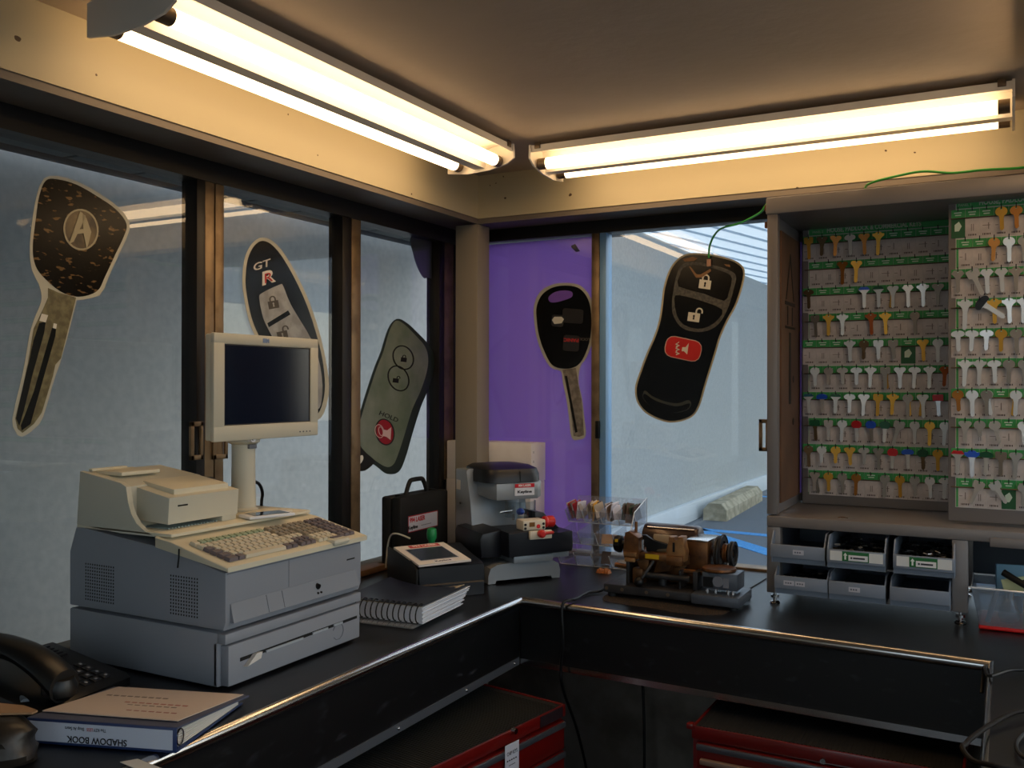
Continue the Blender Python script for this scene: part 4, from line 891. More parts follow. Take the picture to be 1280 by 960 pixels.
m = MB(ACRYL); m.prism([(XA1+.0015, 2.735, .9225), (XA1+.0015, 2.70, 1.0), (XA1+.0015, 2.76, 1.10), (XA1+.0015, 2.876, 1.135), (XA1+.0015, 2.876, .9225)], (.0025, 0, 0)); obj('side_sheet', m, ab)
m = MB(ACRYLE); m.tube([(XA1+.003, 2.735, .9225), (XA1+.003, 2.70, 1.0), (XA1+.003, 2.76, 1.10), (XA1+.003, 2.876, 1.135), (XA1+.003, 2.876, .9225)], .0013, 6); obj('side_highlight', m, ab)
def packets(x, y, z, cols, label, n=9):
    t = thing('packet_bundle', label, 'packets', (x, y, z), 'bagged key blanks in the acrylic bins')
    for k in range(n):
        c_ = cols[k % len(cols)]; R_ = Matrix.Translation((x-.02+.04*k/n, y+random.uniform(-.012, .012), z+.0365)) @ Matrix.Rotation(random.uniform(-.35, .35), 4, 'Y') @ Matrix.Rotation(random.uniform(-.2, .5), 4, 'X') @ Matrix.Rotation(random.uniform(-.3, .3)+1.2, 4, 'Z')
        m = MB(c_); h = random.uniform(.024, .033)
        m.box((-.018, -.001, -h), (.018, .001, h), .0006, seg=1, M=R_); obj('packet', m, t)
pkc = [P('b5a8a0', 'packet_grey', .4), P('d6c2aa', 'packet_tan', .4), P('e8e4ee', 'packet_clear', .25), P('6b5648', 'packet_brown', .4)]
packets(-1.262, 2.826, 1.0525, [pkc[0], P('a83038', 'packet_red'), pkc[3], pkc[2]], 'grey and red packets in the leftmost top acrylic bin')
packets(-1.200, 2.826, 1.0525, [pkc[1], P('d89c2c', 'packet_yellow'), pkc[3], pkc[1]], 'tan and yellow packets in the second top acrylic bin')
packets(-1.137, 2.826, 1.0525, [pkc[2], pkc[2], pkc[0], pkc[3]], 'clear bagged packets in the third top acrylic bin')
packets(-1.077, 2.826, 1.0525, [P('5a6a50', 'packet_green'), pkc[3], P('44483f', 'packet_dark')], 'dark green packets in the rightmost top acrylic bin')
def cardlet(x, y, z, w, h, mt, rot, label):
    M_ = Matrix.Translation((x, y, z+.001)) @ Matrix.Rotation(rot, 4, 'Z') @ Matrix.Rotation(-.7, 4, 'X')
    m = MB(mt); m.box((-w/2, -.0008, 0), (w/2, .0008, h), M=M_); tag(obj('key_card', m), label, 'card')
cardlet(-1.14, 2.79, .988, .05, .035, P('c9a27c', 'card_peach'), .3, 'peach card lying in a middle acrylic bin'); cardlet(-1.08, 2.80, .988, .05, .03, P('b04048', 'card_red'), -.2, 'red printed card in the right middle acrylic bin')
cardlet(-1.145, 2.77, .926, .03, .045, P('4c4442', 'card_dark'), .2, 'dark card standing in a bottom acrylic bin'); cardlet(-1.08, 2.78, .926, .045, .02, P('b9b4b0', 'card_pale'), .6, 'pale card lying in the rightmost bottom acrylic bin')
m = MB(mat('crumpled_brown', 'a0602c', .6, bump=.6, bscale=40)); 
for q in range(5): m.hull8([(-1.128+q*.008, 2.655, .921), (-1.118+q*.008, 2.650, .921), (-1.11+q*.007, 2.67, .921), (-1.126+q*.008, 2.672, .921)], [(-1.126+q*.008, 2.66, .930+.006*(q % 2)), (-1.12+q*.008, 2.656, .928), (-1.114+q*.007, 2.668, .935-.003*(q % 3)), (-1.122+q*.008, 2.67, .932)])
tag(obj('wrapper', m), 'small crumpled orange brown wrapper on the counter before the acrylic bins', 'wrapper')

# ================================================================== KEY DUPLICATOR
BRZ = mat('worn_bronze', '8a5c34', .38, metal=.65, col2='4a3222', cscale=22, lo=.35, hi=.65, bump=.25, bscale=60)
BRZL = mat('worn_bronze_light', 'a77a4c', .42, metal=.5, col2='6f4a2c', cscale=26, lo=.4, hi=.7)
IRON = mat('cast_iron_grey', '3b3a3c', .5, metal=.4, col2='2a2829', cscale=18, bump=.5, bscale=90)
IRONB = mat('box_iron', '565c66', .42, metal=.5, bump=.3, bscale=80)
DUST = mat('brass_filings', '5a4630', .7, metal=.2, col2='121012', cscale=240, lo=.36, hi=.50)
kd = thing('key_duplicator', 'old bronze coloured manual key duplicator with pulleys and vise jaws', 'key machine', (-.80, 2.46, .9215))
def kb(name, a, b, mt, bev=.003, par=None): m = MB(mt); m.box(a, b, bev); return obj(name, m, par or kd)
for x in (-.965, -.63):
    for y in (2.385, 2.53): m = MB(BLKM); m.cyl((x, y, .9215), (x, y, .9325), .011); obj('rubber_foot', m, kd)
kb('base_tray', (-.985, 2.37, .932), (-.735, 2.60, .956), IRON, .004)
kb('base_block', (-.735, 2.362, .930), (-.608, 2.50, .957), IRONB, .004)
for x in (-.975, -.93, -.86, -.80): m = MB(CAPM); m.cyl((x, 2.369, .944), (x, 2.3725, .944), .005, seg=10); obj('base_bolt', m, kd)
kb('body_casting', (-.925, 2.46, .956), (-.735, 2.55, 1.025), BRZ, .008)
m = MB(BRZ); m.prism([(-.925, 2.44, 1.045), (-.90, 2.44, 1.02), (-.86, 2.44, .998), (-.80, 2.44, 1.003), (-.765, 2.44, 1.016), (-.765, 2.44, 1.04)], (0, .05, 0), .002); obj('cradle', m, kd)
for x0, x1 in ((-.93, -.921), (-.741, -.728), (-.78, -.774)):
    kb('side_plate', (x0, 2.40, .956), (x1, 2.50, 1.03 if x0 < -.9 else 1.005), IRON, .001)
kb('front_apron', (-.915, 2.405, .956), (-.882, 2.44, 1.0), BRZ, .006)
m = MB(IRON); m.cyl((-.88, 2.40, .985), (-.75, 2.40, .985), .008); m.cyl((-.835, 2.43, .956), (-.835, 2.43, .985), .012); obj('spacer_rod', m, kd)
# vise jaws
def jaw(x0, x1, y0, y1, z0, z1, mt, name):
    m = MB(mt); xm = (x0+x1)/2
    m.prism([(x0+.006, y0, z1), (x0+.018, y0, z1+.004), (x1, y0, z1-.012), (x1-.003, y0, z0+.03), (x1, y0, z0+.02), (x1-.003, y0, z0), (x0+.004, y0, z0), (x0, y0, z0+.022), (x0+.003, y0, z0+.034)], (0, y1-y0, 0), .002); return obj(name, m, kd)
jaw(-.934, -.888, 2.385, 2.43, 1.028, 1.098, BRZ, 'vise_jaw')
kb('jaw_foot', (-.930, 2.378, 1.034), (-.893, 2.39, 1.046), BRZL, .002); kb('jaw_foot', (-.926, 2.376, 1.020), (-.897, 2.388, 1.031), BRZL, .002)
m = MB(BRZL); m.prism([(-.813, 2.395, 1.03), (-.813, 2.395, 1.06), (-.806, 2.395, 1.075), (-.806, 2.395, 1.094), (-.792, 2.395, 1.094), (-.792, 2.395, 1.085), (-.781, 2.395, 1.085), (-.781, 2.395, 1.096), (-.766, 2.395, 1.096), (-.766, 2.395, 1.07), (-.76, 2.395, 1.055), (-.763, 2.395, 1.03)], (0, .035, 0), .002); obj('vise_jaw', m, kd)
kb('jaw_foot', (-.812, 2.388, 1.018), (-.766, 2.402, 1.045), BRZ, .003)
kb('jaw_slot', (-.795, 2.3935, 1.055), (-.789, 2.396, 1.08), BLK, 0)
kb('carriage_bar', (-.893, 2.395, 1.026), (-.81, 2.43, 1.046), BRZ, .003)
kb('yellow_sticker', (-.872, 2.3935, 1.031), (-.833, 2.3955, 1.043), P('c8a21c', 'sticker_yellow'), 0)
m = MB(BLK); m.cyl((-.934, 2.41, 1.062), (-.944, 2.41, 1.062), .011); m.lathe((-.944, 2.41, 1.062), (-1, 0, 0), [(.016, 0), (.0235, .003), (.025, .012), (.022, .018), (.022, .02)], 9); obj('black_knob', m, kd)
kb('yellow_mark', (-.957, 2.384, 1.07), (-.949, 2.3862, 1.078), P('c8a21c', 'sticker_yellow'), 0)
m = MB(BRZ); m.cyl((-.925, 2.41, 1.0), (-.965, 2.41, 1.003), .007); obj('side_pin', m, kd)
m = MB(BRZ); m.cyl((-.908, 2.42, 1.09), (-.908, 2.42, 1.125), .004); obj('upright_pin', m, kd)
m = MB(BLK); m.prism([(-.905, 2.42, 1.088), (-.88, 2.42, 1.090), (-.858, 2.42, 1.075), (-.815, 2.42, 1.068), (-.812, 2.42, 1.058), (-.85, 2.42, 1.055), (-.862, 2.42, 1.035), (-.878, 2.42, 1.035), (-.878, 2.42, 1.065), (-.905, 2.42, 1.078)], (0, .012, 0), .002); obj('guide_arm', m, kd)
kb('backing_plate', (-.868, 2.445, 1.04), (-.812, 2.452, 1.09), P('b09a7c', 'plate_tan', .4), .004)
m = MB(CHROME); m.cyl((-.888, 2.415, 1.05), (-.888, 2.415, 1.078), .007); obj('cutter_wheel', m, kd)
m = MB(IRON); m.cyl((-.85, 2.40, 1.025), (-.878, 2.375, .975), .0045); m.use(0); obj('lever_rod', m, kd)
m = MB(BLK); m.ball((-.882, 2.372, .970), .0135); obj('lever_ball', m, kd)
m = MB(BRZ); m.prism([(-.905, 2.435, 1.02), (-.868, 2.435, 1.028), (-.868, 2.435, .995), (-.885, 2.435, .985)], (0, -.025, 0), .002); m.prism([(-.84, 2.435, 1.03), (-.80, 2.435, 1.028), (-.808, 2.435, 1.0), (-.855, 2.435, .99)], (0, -.025, 0), .002); obj('gusset', m, kd)
# motor and drive
m = MB(mat('motor_brown', '4a3a34', .3, metal=.5, coat=.3)); m.lathe((-.94, 2.575, 1.060), (1, 0, 0), [(.028, 0), (.040, .006), (.042, .012), (.042, .16), (.038, .168), (.02, .172)], 26); obj('motor', m, kd)
m = MB(CHROME); m.cyl((-.92, 2.545, 1.093), (-.78, 2.545, 1.093), .003); obj('motor_rail', m, kd)
kb('head_block', (-.775, 2.45, 1.0), (-.715, 2.56, 1.080), BRZ, .004)
m = MB(CHROME); m.box((-.775, 2.448, 1.079), (-.713, 2.56, 1.083), .001); obj('head_rim', m, kd)
YP, ZP = 2.50, 1.045
m = MB(BRZ); m.cyl((-.72, YP, ZP), (-.66, YP, ZP), .008); obj('spindle', m, kd)
def wheel(x, r, w, mt, name):
    m = MB(mt); m.lathe((x, YP, ZP), (1, 0, 0), [(r*.72, 0), (r, 0), (r, w*.3), (r*.9, w*.5), (r, w*.7), (r, w), (r*.72, w), (r*.70, w*.7), (.012, w*.7), (.012, w*.3), (r*.70, w*.3)], 28); return obj(name, m, kd)
wheel(-.702, .046, .016, IRON, 'drive_pulley'); wheel(-.666, .034, .012, IRON, 'hand_wheel'); wheel(-.684, .026, .012, BRZ, 'step_pulley')
m = MB(BLKM); m.tube([(-.692, YP+.050*math.cos(t)+.018*(math.cos(t) > 0), ZP+.049*math.sin(t)-.004) for t in [2*math.pi*i/24 for i in range(24)]], .0032, 6, closed=True); obj('belt', m, kd)
m = MB(BRZ); m.cyl((-.78, 2.43, 1.0), (-.69, 2.43, .998), .006); obj('tie_rod', m, kd)
gb = kb('gauge_box', (-.712, 2.385, .968), (-.618, 2.46, 1.012), IRONB, .003)
kb('gauge_window', (-.708, 2.3838, .973), (-.682, 2.3855, 1.0), BLK, 0, gb)
m = MB(GREYPD); m.cyl((-.668, 2.384, .99), (-.668, 2.380, .99), .014, seg=18); m.box((-.655, 2.3825, .975), (-.640, 2.3855, 1.0)); obj('gauge_dial', m, gb)
m = MB(BRZ); m.lathe((-.676, 2.42, 1.0125), (0, 0, 1), [(.044, 0), (.046, .003), (.044, .008), (.01, .010)], 24); obj('turn_plate', m, kd)
for x in (-.70, -.678, -.645, -.632): m = MB(CHROME); m.cyl((x, 2.395, .957), (x, 2.395, .969), .004, seg=10); obj('stud', m, kd)
m = MB(DUST); m.prism([(x, y, .9203) for x, y in [(p.x, p.y) for p in smooth([(-.97, 2.33), (-.90, 2.305), (-.82, 2.30), (-.74, 2.285), (-.67, 2.30), (-.635, 2.34), (-.64, 2.45), (-.66, 2.56), (-.80, 2.60), (-.95, 2.59), (-.985, 2.45)], 5)]], (0, 0, .0009)); tag(obj('brass_filings', m), 'thin layer of brass filings on the counter under the old key machine', 'filings')['kind'] = 'stuff'
m = MB(BLK); m.tube(smooth([(-.99, 2.50, .944), hz(752, 738, .928), hz(735, 741, .926), hz(720, 749, .926), Vector((-1.03, 2.252, .928)), Vector((-1.045, 2.232, .915)), hy(704, 800, 2.225), hy(701, 835, 2.232), hy(704, 862, 2.25), Vector((-1.08, 2.42, .5)), Vector((-1.08, 2.5, .3)), Vector((-1.1, 2.55, .03))], 6, False), .004, 8)
tag(obj('power_cord', m), 'black power cord of the old key machine running over the counter edge', 'cable')

# ================================================================== KEY CABINET
kc = thing('key_cabinet', 'grey steel key display cabinet standing on the right counter', 'cabinet', (-.06, 2.67, .9215))
CX0, CX1, CY0, CY1 = -.567, .50, 2.49, 2.86
def cb(name, a, b, bev=.002, mt=STEEL, par=None): m = MB(mt); m.box(a, b, bev); return obj(name, m, par or kc)
cb('front_post', (CX0, CY0, 1.160), (CX0+.027, CY0+.03, 1.956)); cb('front_post', (CX1-.027, CY0, 1.160), (CX1, CY0+.03, 1.956))
cb('rear_post', (CX0, CY1-.03, 1.160), (CX0+.027, CY1, 1.956)); cb('rear_post', (CX1-.027, CY1-.03, 1.160), (CX1, CY1, 1.956))
cb('top', (CX0-.003, CY0-.004, 1.956), (CX1+.003, CY1, 2.001), .004)
cb('shelf', (CX0, CY0-.002, 1.128), (CX1, CY1, 1.157), .003)
cb('side_rail', (CX0+.003, CY0+.03, 1.157), (CX0+.02, CY1-.03, 1.185)); cb('side_rail', (CX0+.003, CY0+.03, 1.92), (CX0+.02, CY1-.03, 1.956))
m = MB(DARKIN); m.box((CX0+.027, CY1-.004, 1.157), (CX1-.027, CY1-.001, 1.956)); obj('back_sheet', m, kc)
for x in (CX0, -.122, CX1-.035): cb('leg', (x, CY0, .953), (x+.035, CY0+.035, 1.128)); cb('leg', (x, CY1-.035, .953), (x+.035, CY1, 1.128))
cb('lower_rail', (CX0+.035, CY0+.004, .953), (-.122, CY0+.03, .968)); cb('bin_shelf', (CX0+.02, CY0+.03, 1.030), (-.12, CY1-.02, 1.036)); cb('bin_shelf', (CX0+.02, CY0+.03, .953), (-.12, CY1-.02, .960))
cb('rear_panel', (CX0+.03, CY1-.012, .96), (CX1-.03, CY1-.006, 1.128), 0, mat('panel_slate', '39404a', .6))
cb('shelf_bracket', (-.04, CY0-.006, 1.118), (.14, CY0-.002, 1.14))
for x in (CX0+.018, -.104, CX1-.018):
    for y in (CY0+.017, CY1-.018):
        m = MB(CHROME); m.lathe((x, y, .9215), (0, 0, 1), [(.013, 0), (.014, .004), (.010, .008), (.005, .009), (.005, .016), (.011, .017), (.011, .023), (.004, .024), (.004, .032)], 14); obj('levelling_foot', m, kc)
for z in (1.975, 1.93):
    m = MB(P('6e4426', 'hinge_rust', .5)); m.box((CX0-.008, CY0+.004, z-.008), (CX0-.001, CY0+.016, z+.008), .001); obj('hinge', m, kc)
# side board with crate marks, seen through the open frame
sbd = cb('side_board', (CX0+.021, CY0+.055, 1.185), (CX0+.026, CY1-.035, 1.92), 0, mat('side_board_brown', '6a4a34', .55, col2='553a28', cscale=6))
m = MB(P('1e1512', 'crate_print'))
xx = CX0+.0262
def yz(py, pz): return (xx, py, pz)
def pl(pts): m.prism([yz(*p) for p in pts], (.0006, 0, 0))
pl([(2.60, 1.74), (2.655, 1.87), (2.662, 1.87), (2.71, 1.74), (2.70, 1.74), (2.658, 1.85), (2.61, 1.74)]); pl([(2.59, 1.725), (2.72, 1.725), (2.72, 1.735), (2.59, 1.735)]); pl([(2.59, 1.66), (2.72, 1.66), (2.72, 1.667), (2.59, 1.667)])
pl([(2.62, 1.67), (2.63, 1.67), (2.63, 1.722), (2.62, 1.722)]); pl([(2.68, 1.67), (2.69, 1.67), (2.69, 1.722), (2.68, 1.722)]); pl([(2.64, 1.45), (2.67, 1.45), (2.665, 1.65), (2.645, 1.65)])
for zz in (1.52, 1.40): pl([(2.70+.010*math.cos(t), zz+.010*math.sin(t)) for t in [math.pi*2*k/12 for k in range(12)]])
obj('crate_marks', m, sbd)
cb('purple_reflection', (CX0+.03, 2.776, 1.19), (CX0+.034, 2.784, 1.92), 0, P('5a4696', 'purple_reflection', .3))  # coloured strip stands in for the purple window's reflection
# deck litter: few key shavings on the shelf board
pz = hz(1058, 648, 1.158); m = MB(CHROME, BRZ); m.box((pz.x-.012, pz.y-.002, 1.1578), (pz.x+.022, pz.y+.002, 1.1595), M=None); m.use(1).tube([(pz.x-.02, pz.y, 1.159), (pz.x-.01, pz.y+.01, 1.16), (pz.x+.004, pz.y-.006, 1.16)], .0012, 6)
tag(obj('scrap_metal', m), 'small scrap of wire and metal lying on the cabinet shelf', 'scrap')

GRN_ = mat('board_green', '3a9c50', .55); GRND = mat('board_green_dark', '1d5a30', .55); CARDG = mat('card_grey', 'cfc4be', .6, col2='beb3ae', cscale=30)
TXT = P('cfe0cc', 'print_pale_green'); GRY = P('7d726c', 'print_card_grey'); DKG = P('4a3c38', 'print_card_dark')
def board(name, x0, yb, nx, sx, z_top, sz, x_edge, label, odd_off, z_bot, x_right):
    """pegboard of printed strips; yb is the printed face; row r (0-9) hooks at z_top - r*sz"""
    t = thing(name, label, 'display board', ((x_edge+x_right)/2, yb+.01, z_bot-.04))
    m = MB(STEEL); m.box((x_edge-.018, yb+.001, z_bot-.04), (x_right, yb+.012, z_top+.055), .002); obj('steel_panel', m, t)
    m = MB(GRN_); m.box((x_edge, yb-.0004, z_top+.010), (x_right-.01, yb+.001, z_top+.046)); obj('header', m, t)
    m = MB(P('c8c4bd', 'sheet_edge')); m.box((x_edge-.002, yb+.0002, z_bot-.006), (x_right-.01, yb+.0011, z_top+.048)); obj('print_sheet', m, t)
    tagm, cardm, hookm = {}, {}, None
    def inst(cache, key, mk, nm, loc):
        if key not in cache:
            cache[key] = obj(nm, mk(), keep=True); o = cache[key]
        else: o = cache[key].copy(); COL.objects.link(o)
        o.parent = t; o.location = Vector(loc)-t.location; return o
    w = sx
    def mk_tag(): 
        m = MB(GRN_, TXT); m.box((-w/2+.0004, -.0012, -.0105), (w/2-.0004, 0, .0105)); m.use(1)
        for a, b, z in ((-.3, .25, .003), (-.22, .2, -.003)): m.box((w*a, -.0016, z-.0016), (w*b, -.0012, z+.0012))
        return m
    def mk_card(kind):
        def f():
            m = MB(CARDG, GRY, DKG); m.box((-w/2+.0004, -.0011, -.0245), (w/2-.0004, 0, .0245)); m.use(1)
            if kind == 0: m.box((-.001, -.0015, -.006), (.001, -.0011, .012)); m.box((-w*.42, -.0015, .002), (-w*.2, -.0011, .0035))
            elif kind == 1: m.box((-w*.3, -.0015, .003), (w*.25, -.0011, .0045)); m.box((w*.1, -.0015, -.006), (w*.16, -.0011, .010))
            else: m.box((-.003, -.0015, -.008), (-.0015, -.0011, .009)); m.box((.0015, -.0015, -.008), (.003, -.0011, .009))
            m.use(2)
            for q in range(6): m.box((-w*.3+q*w*.1, -.0015, -.020), (-w*.3+q*w*.1+w*(.05+.02*(q % 2)), -.0011, -.0155))
            return m
        return f
    def mk_hook():
        m = MB(BLK); m.tube([(0, 0, .005), (0, -.012, .004), (0, -.019, .002), (0, -.022, .007), (0, -.023, .012)], .0012, 6); return m
    for r in range(10):
        z = z_top-r*sz; off = 0 if r % 2 == 0 else odd_off
        xs = x0+off
        if off: 
            m = MB(GRN_); m.box((x_edge, yb-.0008, z-.064), (xs-w*.5-.0002, yb+.0002, z+.008)); obj('edge_strip', m, t)
        for c in range(nx):
            x = xs+c*sx
            if x > x_right-.02: continue
            inst(tagm, 0, mk_tag, 'name_tag', (x, yb, z-.003))
            arrow = (name == 'recessed_key_board' and (r, c) == (4, 7)) or (name == 'front_key_board' and (r, c) in ((0, 0), (9, 3)))
            if arrow:
                m = MB(GRND, TXT); m.box((x-w/2+.0004, yb-.0011, z-.063), (x+w/2-.0004, yb, z-.015)); m.use(1).prism([(x-w*.25, yb-.0016, z-.03), (x+w*.05, yb-.0016, z-.022), (x+w*.25, yb-.0016, z-.034), (x+w*.05, yb-.0016, z-.046), (x-w*.25, yb-.0016, z-.046)], (0, .0005, 0)); obj('arrow_card', m, t)
            else: inst(cardm, (r*3+c*5) % 3, mk_card((r*3+c*5) % 3), 'label_card', (x, yb, z-.039))
            inst(cardm, 'hook', mk_hook, 'hook', (x, yb-.001, z-.001))
        m = MB(CAPM); m.cyl((x_edge-.012, yb-.003, z-.0145), (x_right-.004, yb-.003, z-.0145), .0016, seg=8); obj('hook_rail', m, t)
    text('lettering', 'HOUSE, PADLOCK & COMMERCIAL KEYS', P('b9bfae', 'print_header'), (x_edge+.050, yb-.0009, z_top+.0215), (1, 0, 0), (0, 0, 1), .0185, t, align='LEFT', depth=.0002, bold=.0006, sx=.74)
    return t
P1 = dict(x0=-.513, yb=2.792, sx=.038, z_top=1.929, sz=.0756, off=.018)
P2 = dict(x0=-.112, yb=2.562, sx=.0317, z_top=1.933, sz=.0743, off=.0165)
b1 = board('recessed_key_board', P1['x0'], P1['yb'], 24, P1['sx'], P1['z_top'], P1['sz'], -.515, 'green and grey printed key board at the back of the cabinet', P1['off'], 1.198, .44)
b2 = board('front_key_board', P2['x0'], P2['yb'], 16, P2['sx'], P2['z_top'], P2['sz'], -.116, 'green and grey printed key board hinged at the front right of the cabinet', P2['off'], 1.205, .38)
text('lettering', 'PANEL 1', P('b9bfae', 'print_header'), (-.112, 2.5605, 1.951), (1, 0, 0), (0, 0, 1), .009, b2, align='LEFT', depth=.0002, sx=.9)
text('lettering', 'PANEL 2', P('b9bfae', 'print_header'), (-.505, 2.7905, 1.948), (1, 0, 0), (0, 0, 1), .009, b1, align='LEFT', depth=.0002, sx=.9)

# ================================================================== KEYS
KM = {n: mat('key_'+n, c, r_, metal=mt_) for n, c, r_, mt_ in (('gold', 'd9a440', .33, .6), ('bronze', 'b07432', .35, .6), ('copper', 'b8602f', .35, .6), ('silver', 'd6d0c8', .3, .6), ('bright', 'f8f8f6', .22, .55), ('pewter', '9a9186', .42, .6), ('dark', '6b5438', .45, .6))}
HM = {n: mat('head_'+n, c, .35) for n, c in (('red', 'c01d22'), ('blue', '1c53c4'), ('green', '0e5230'), ('teal', '175a68'), ('black', '0c0c0d'))}
def head_outline(kind):
    P_ = []
    if kind == 'round': P_ = [(.0135*math.sin(a), -.0065+.0115*math.cos(a)) for a in [2*math.pi*k/20 for k in range(20)]]; cut = -.0165
    elif kind == 'oval': P_ = [(.0155*math.sin(a), -.005+.009*math.cos(a)) for a in [2*math.pi*k/20 for k in range(20)]]; cut = -.0125
    elif kind == 'clover': P_ = [((.0118+.0028*math.cos(3*a+math.pi)*1)*math.sin(a)*1.15, -.007+(.0118+.0028*math.cos(3*a+math.pi))*math.cos(a)) for a in [2*math.pi*k/24 for k in range(24)]]; cut = -.018
    elif kind == 'hex': P_ = [(-.009, .004), (.009, .004), (.015, -.004), (.009, -.014), (-.009, -.014), (-.015, -.004)]; P_ = P_[::1]; cut = -.0138; P_ = [(0, .004), (.009, .004), (.015, -.004), (.0085, -.014), (-.0085, -.014), (-.015, -.004), (-.009, .004)]
    elif kind == 'square': P_ = [(0, .004), (.011, .004), (.0135, .001), (.0125, -.013), (.006, -.016), (-.006, -.016), (-.0125, -.013), (-.0135, .001), (-.011, .004)]; cut = -.0155
    elif kind == 'trident': P_ = [(0, .006), (.007, .004), (.009, .001), (.0155, .001), (.0155, -.005), (.009, -.010), (.006, -.016), (-.006, -.016), (-.009, -.010), (-.0155, -.005), (-.0155, .001), (-.009, .001), (-.007, .004)]; cut = -.0155
    return P_, cut
def key_shape(kind, length, scale=1.0):
    P_, cut = head_outline(kind)
    top = [p for p in P_ if p[1] > cut+.0005]
    # order: clockwise from the top -> split into right and left sides around the blade
    right = [p for p in top if p[0] >= -1e-6 and True]; left = [p for p in top if p[0] < -1e-6]
    right.sort(key=lambda p: math.atan2(p[0], p[1]+.007)); left.sort(key=lambda p: -math.atan2(-p[0], p[1]+.007))
    e = -length
    blade = [(.0058, cut), (.0058, cut-.004), (.0045, cut-.006), (.0045, e+.004), (.001, e), (-.002, e), (-.0045, e+.004), (-.0045, cut-.006), (-.0058, cut-.004), (-.0058, cut)]
    out = right+blade+left
    return [(x*scale, z*scale) for x, z in out], cut*scale
def key_mesh(kind, mt, length=.055, scale=1.0, cover=None):
    out, cut = key_shape(kind, length, scale)
    m = MB(mt, MATS['head_black'])
    hole = [(.0022*math.sin(a), .0022*math.cos(a)) for a in [2*math.pi*k/8 for k in range(8)]]
    t_ = .0011; bm = m.bm
    LO = [Vector((x, 0, z)) for x, z in out]; LH = [Vector((x, 0, z)) for x, z in hole]; tr = tessellate_polygon([LO, LH])
    VV = []
    for y in (-t_, t_):
        V = [bm.verts.new((p.x, y, p.z)) for p in LO+LH]; VV.append(V)
        for t in tr: bm.faces.new([V[i] for i in t])
    nO = len(LO); nH = len(LH)
    for st, n in ((0, nO), (nO, nH)):
        for i in range(n): bm.faces.new((VV[0][st+i], VV[0][st+(i+1) % n], VV[1][st+(i+1) % n], VV[1][st+i]))
    # milled groove as a thin raised rib along the blade
    m.box((.0008*scale, -t_-.0005, -length*scale+.006), (.0022*scale, -t_, cut-.003)); m.box((-.0030*scale, -t_-.0004, -length*scale+.005), (-.0018*scale, -t_, cut-.003))
    return m
protos = {}
ORD = ['first', 'second', 'third', 'fourth', 'fifth', 'sixth', 'seventh', 'eighth', 'ninth', 'tenth']
HN = {'round': 'round-headed', 'oval': 'oval-headed', 'clover': 'lobed', 'hex': 'six-sided', 'square': 'square-headed', 'trident': 'wing-headed'}
CN = {'gold': 'gold', 'bronze': 'bronze', 'copper': 'copper', 'silver': 'silver', 'bright': 'shiny silver', 'pewter': 'dull grey', 'dark': 'dark brown'}
def put(bd, r, c, kind, mname, length=.055, scale=1.0, cover=None, tilt_=0, nth=0, extra=0):
    q = P1 if bd == 1 else P2
    x = q['x0']+c*q['sx']+(q['off'] if r % 2 else 0); z = q['z_top']-r*q['sz']; y = q['yb']-(.0185 if not extra else .013)
    k = (kind, mname, length, scale, cover)
    if k not in protos:
        root = obj('key', key_mesh(kind, KM[mname], length, scale), keep=True); protos[k] = root
        if cover:
            out, cut = key_shape(kind, .055, scale*1.0); hd_ = [(a*1.04, b*1.04+.0) for a, b in out if b > cut+.0002]
            m = MB(HM[cover]); m.prism([(a, -.0026, b-.0003) for a, b in hd_], (0, .0052, 0)); cv = obj('head_cover', m, keep=True); cv.parent = root
        o = root
    else:
        o = protos[k].copy(); COL.objects.link(o)
        for ch in protos[k].children:
            d_ = ch.copy(); COL.objects.link(d_); d_.parent = o
    o.location = (x, y, z-.001); o.rotation_euler = (math.radians(random.uniform(2, 5)), math.radians(tilt_+random.uniform(-3, 3)), math.radians(random.uniform(-16, 16)))
    where = 'recessed back board' if bd == 1 else 'front right board'
    col = CN[mname]; desc = ('%s %s key' % (col, HN[kind])) if not cover else ('key with %s plastic head' % ('dark green' if cover == 'green' else cover))
    if extra: l_ = '%s hanging behind the %s key, row %s of %s' % (desc, ORD[nth], ORD[r], where)
    else: l_ = '%s, %s from left in %s row of %s' % (desc, ORD[nth], ORD[r], where)
    tag(o, l_, 'key', 'keys hanging on the cabinet boards'); return o
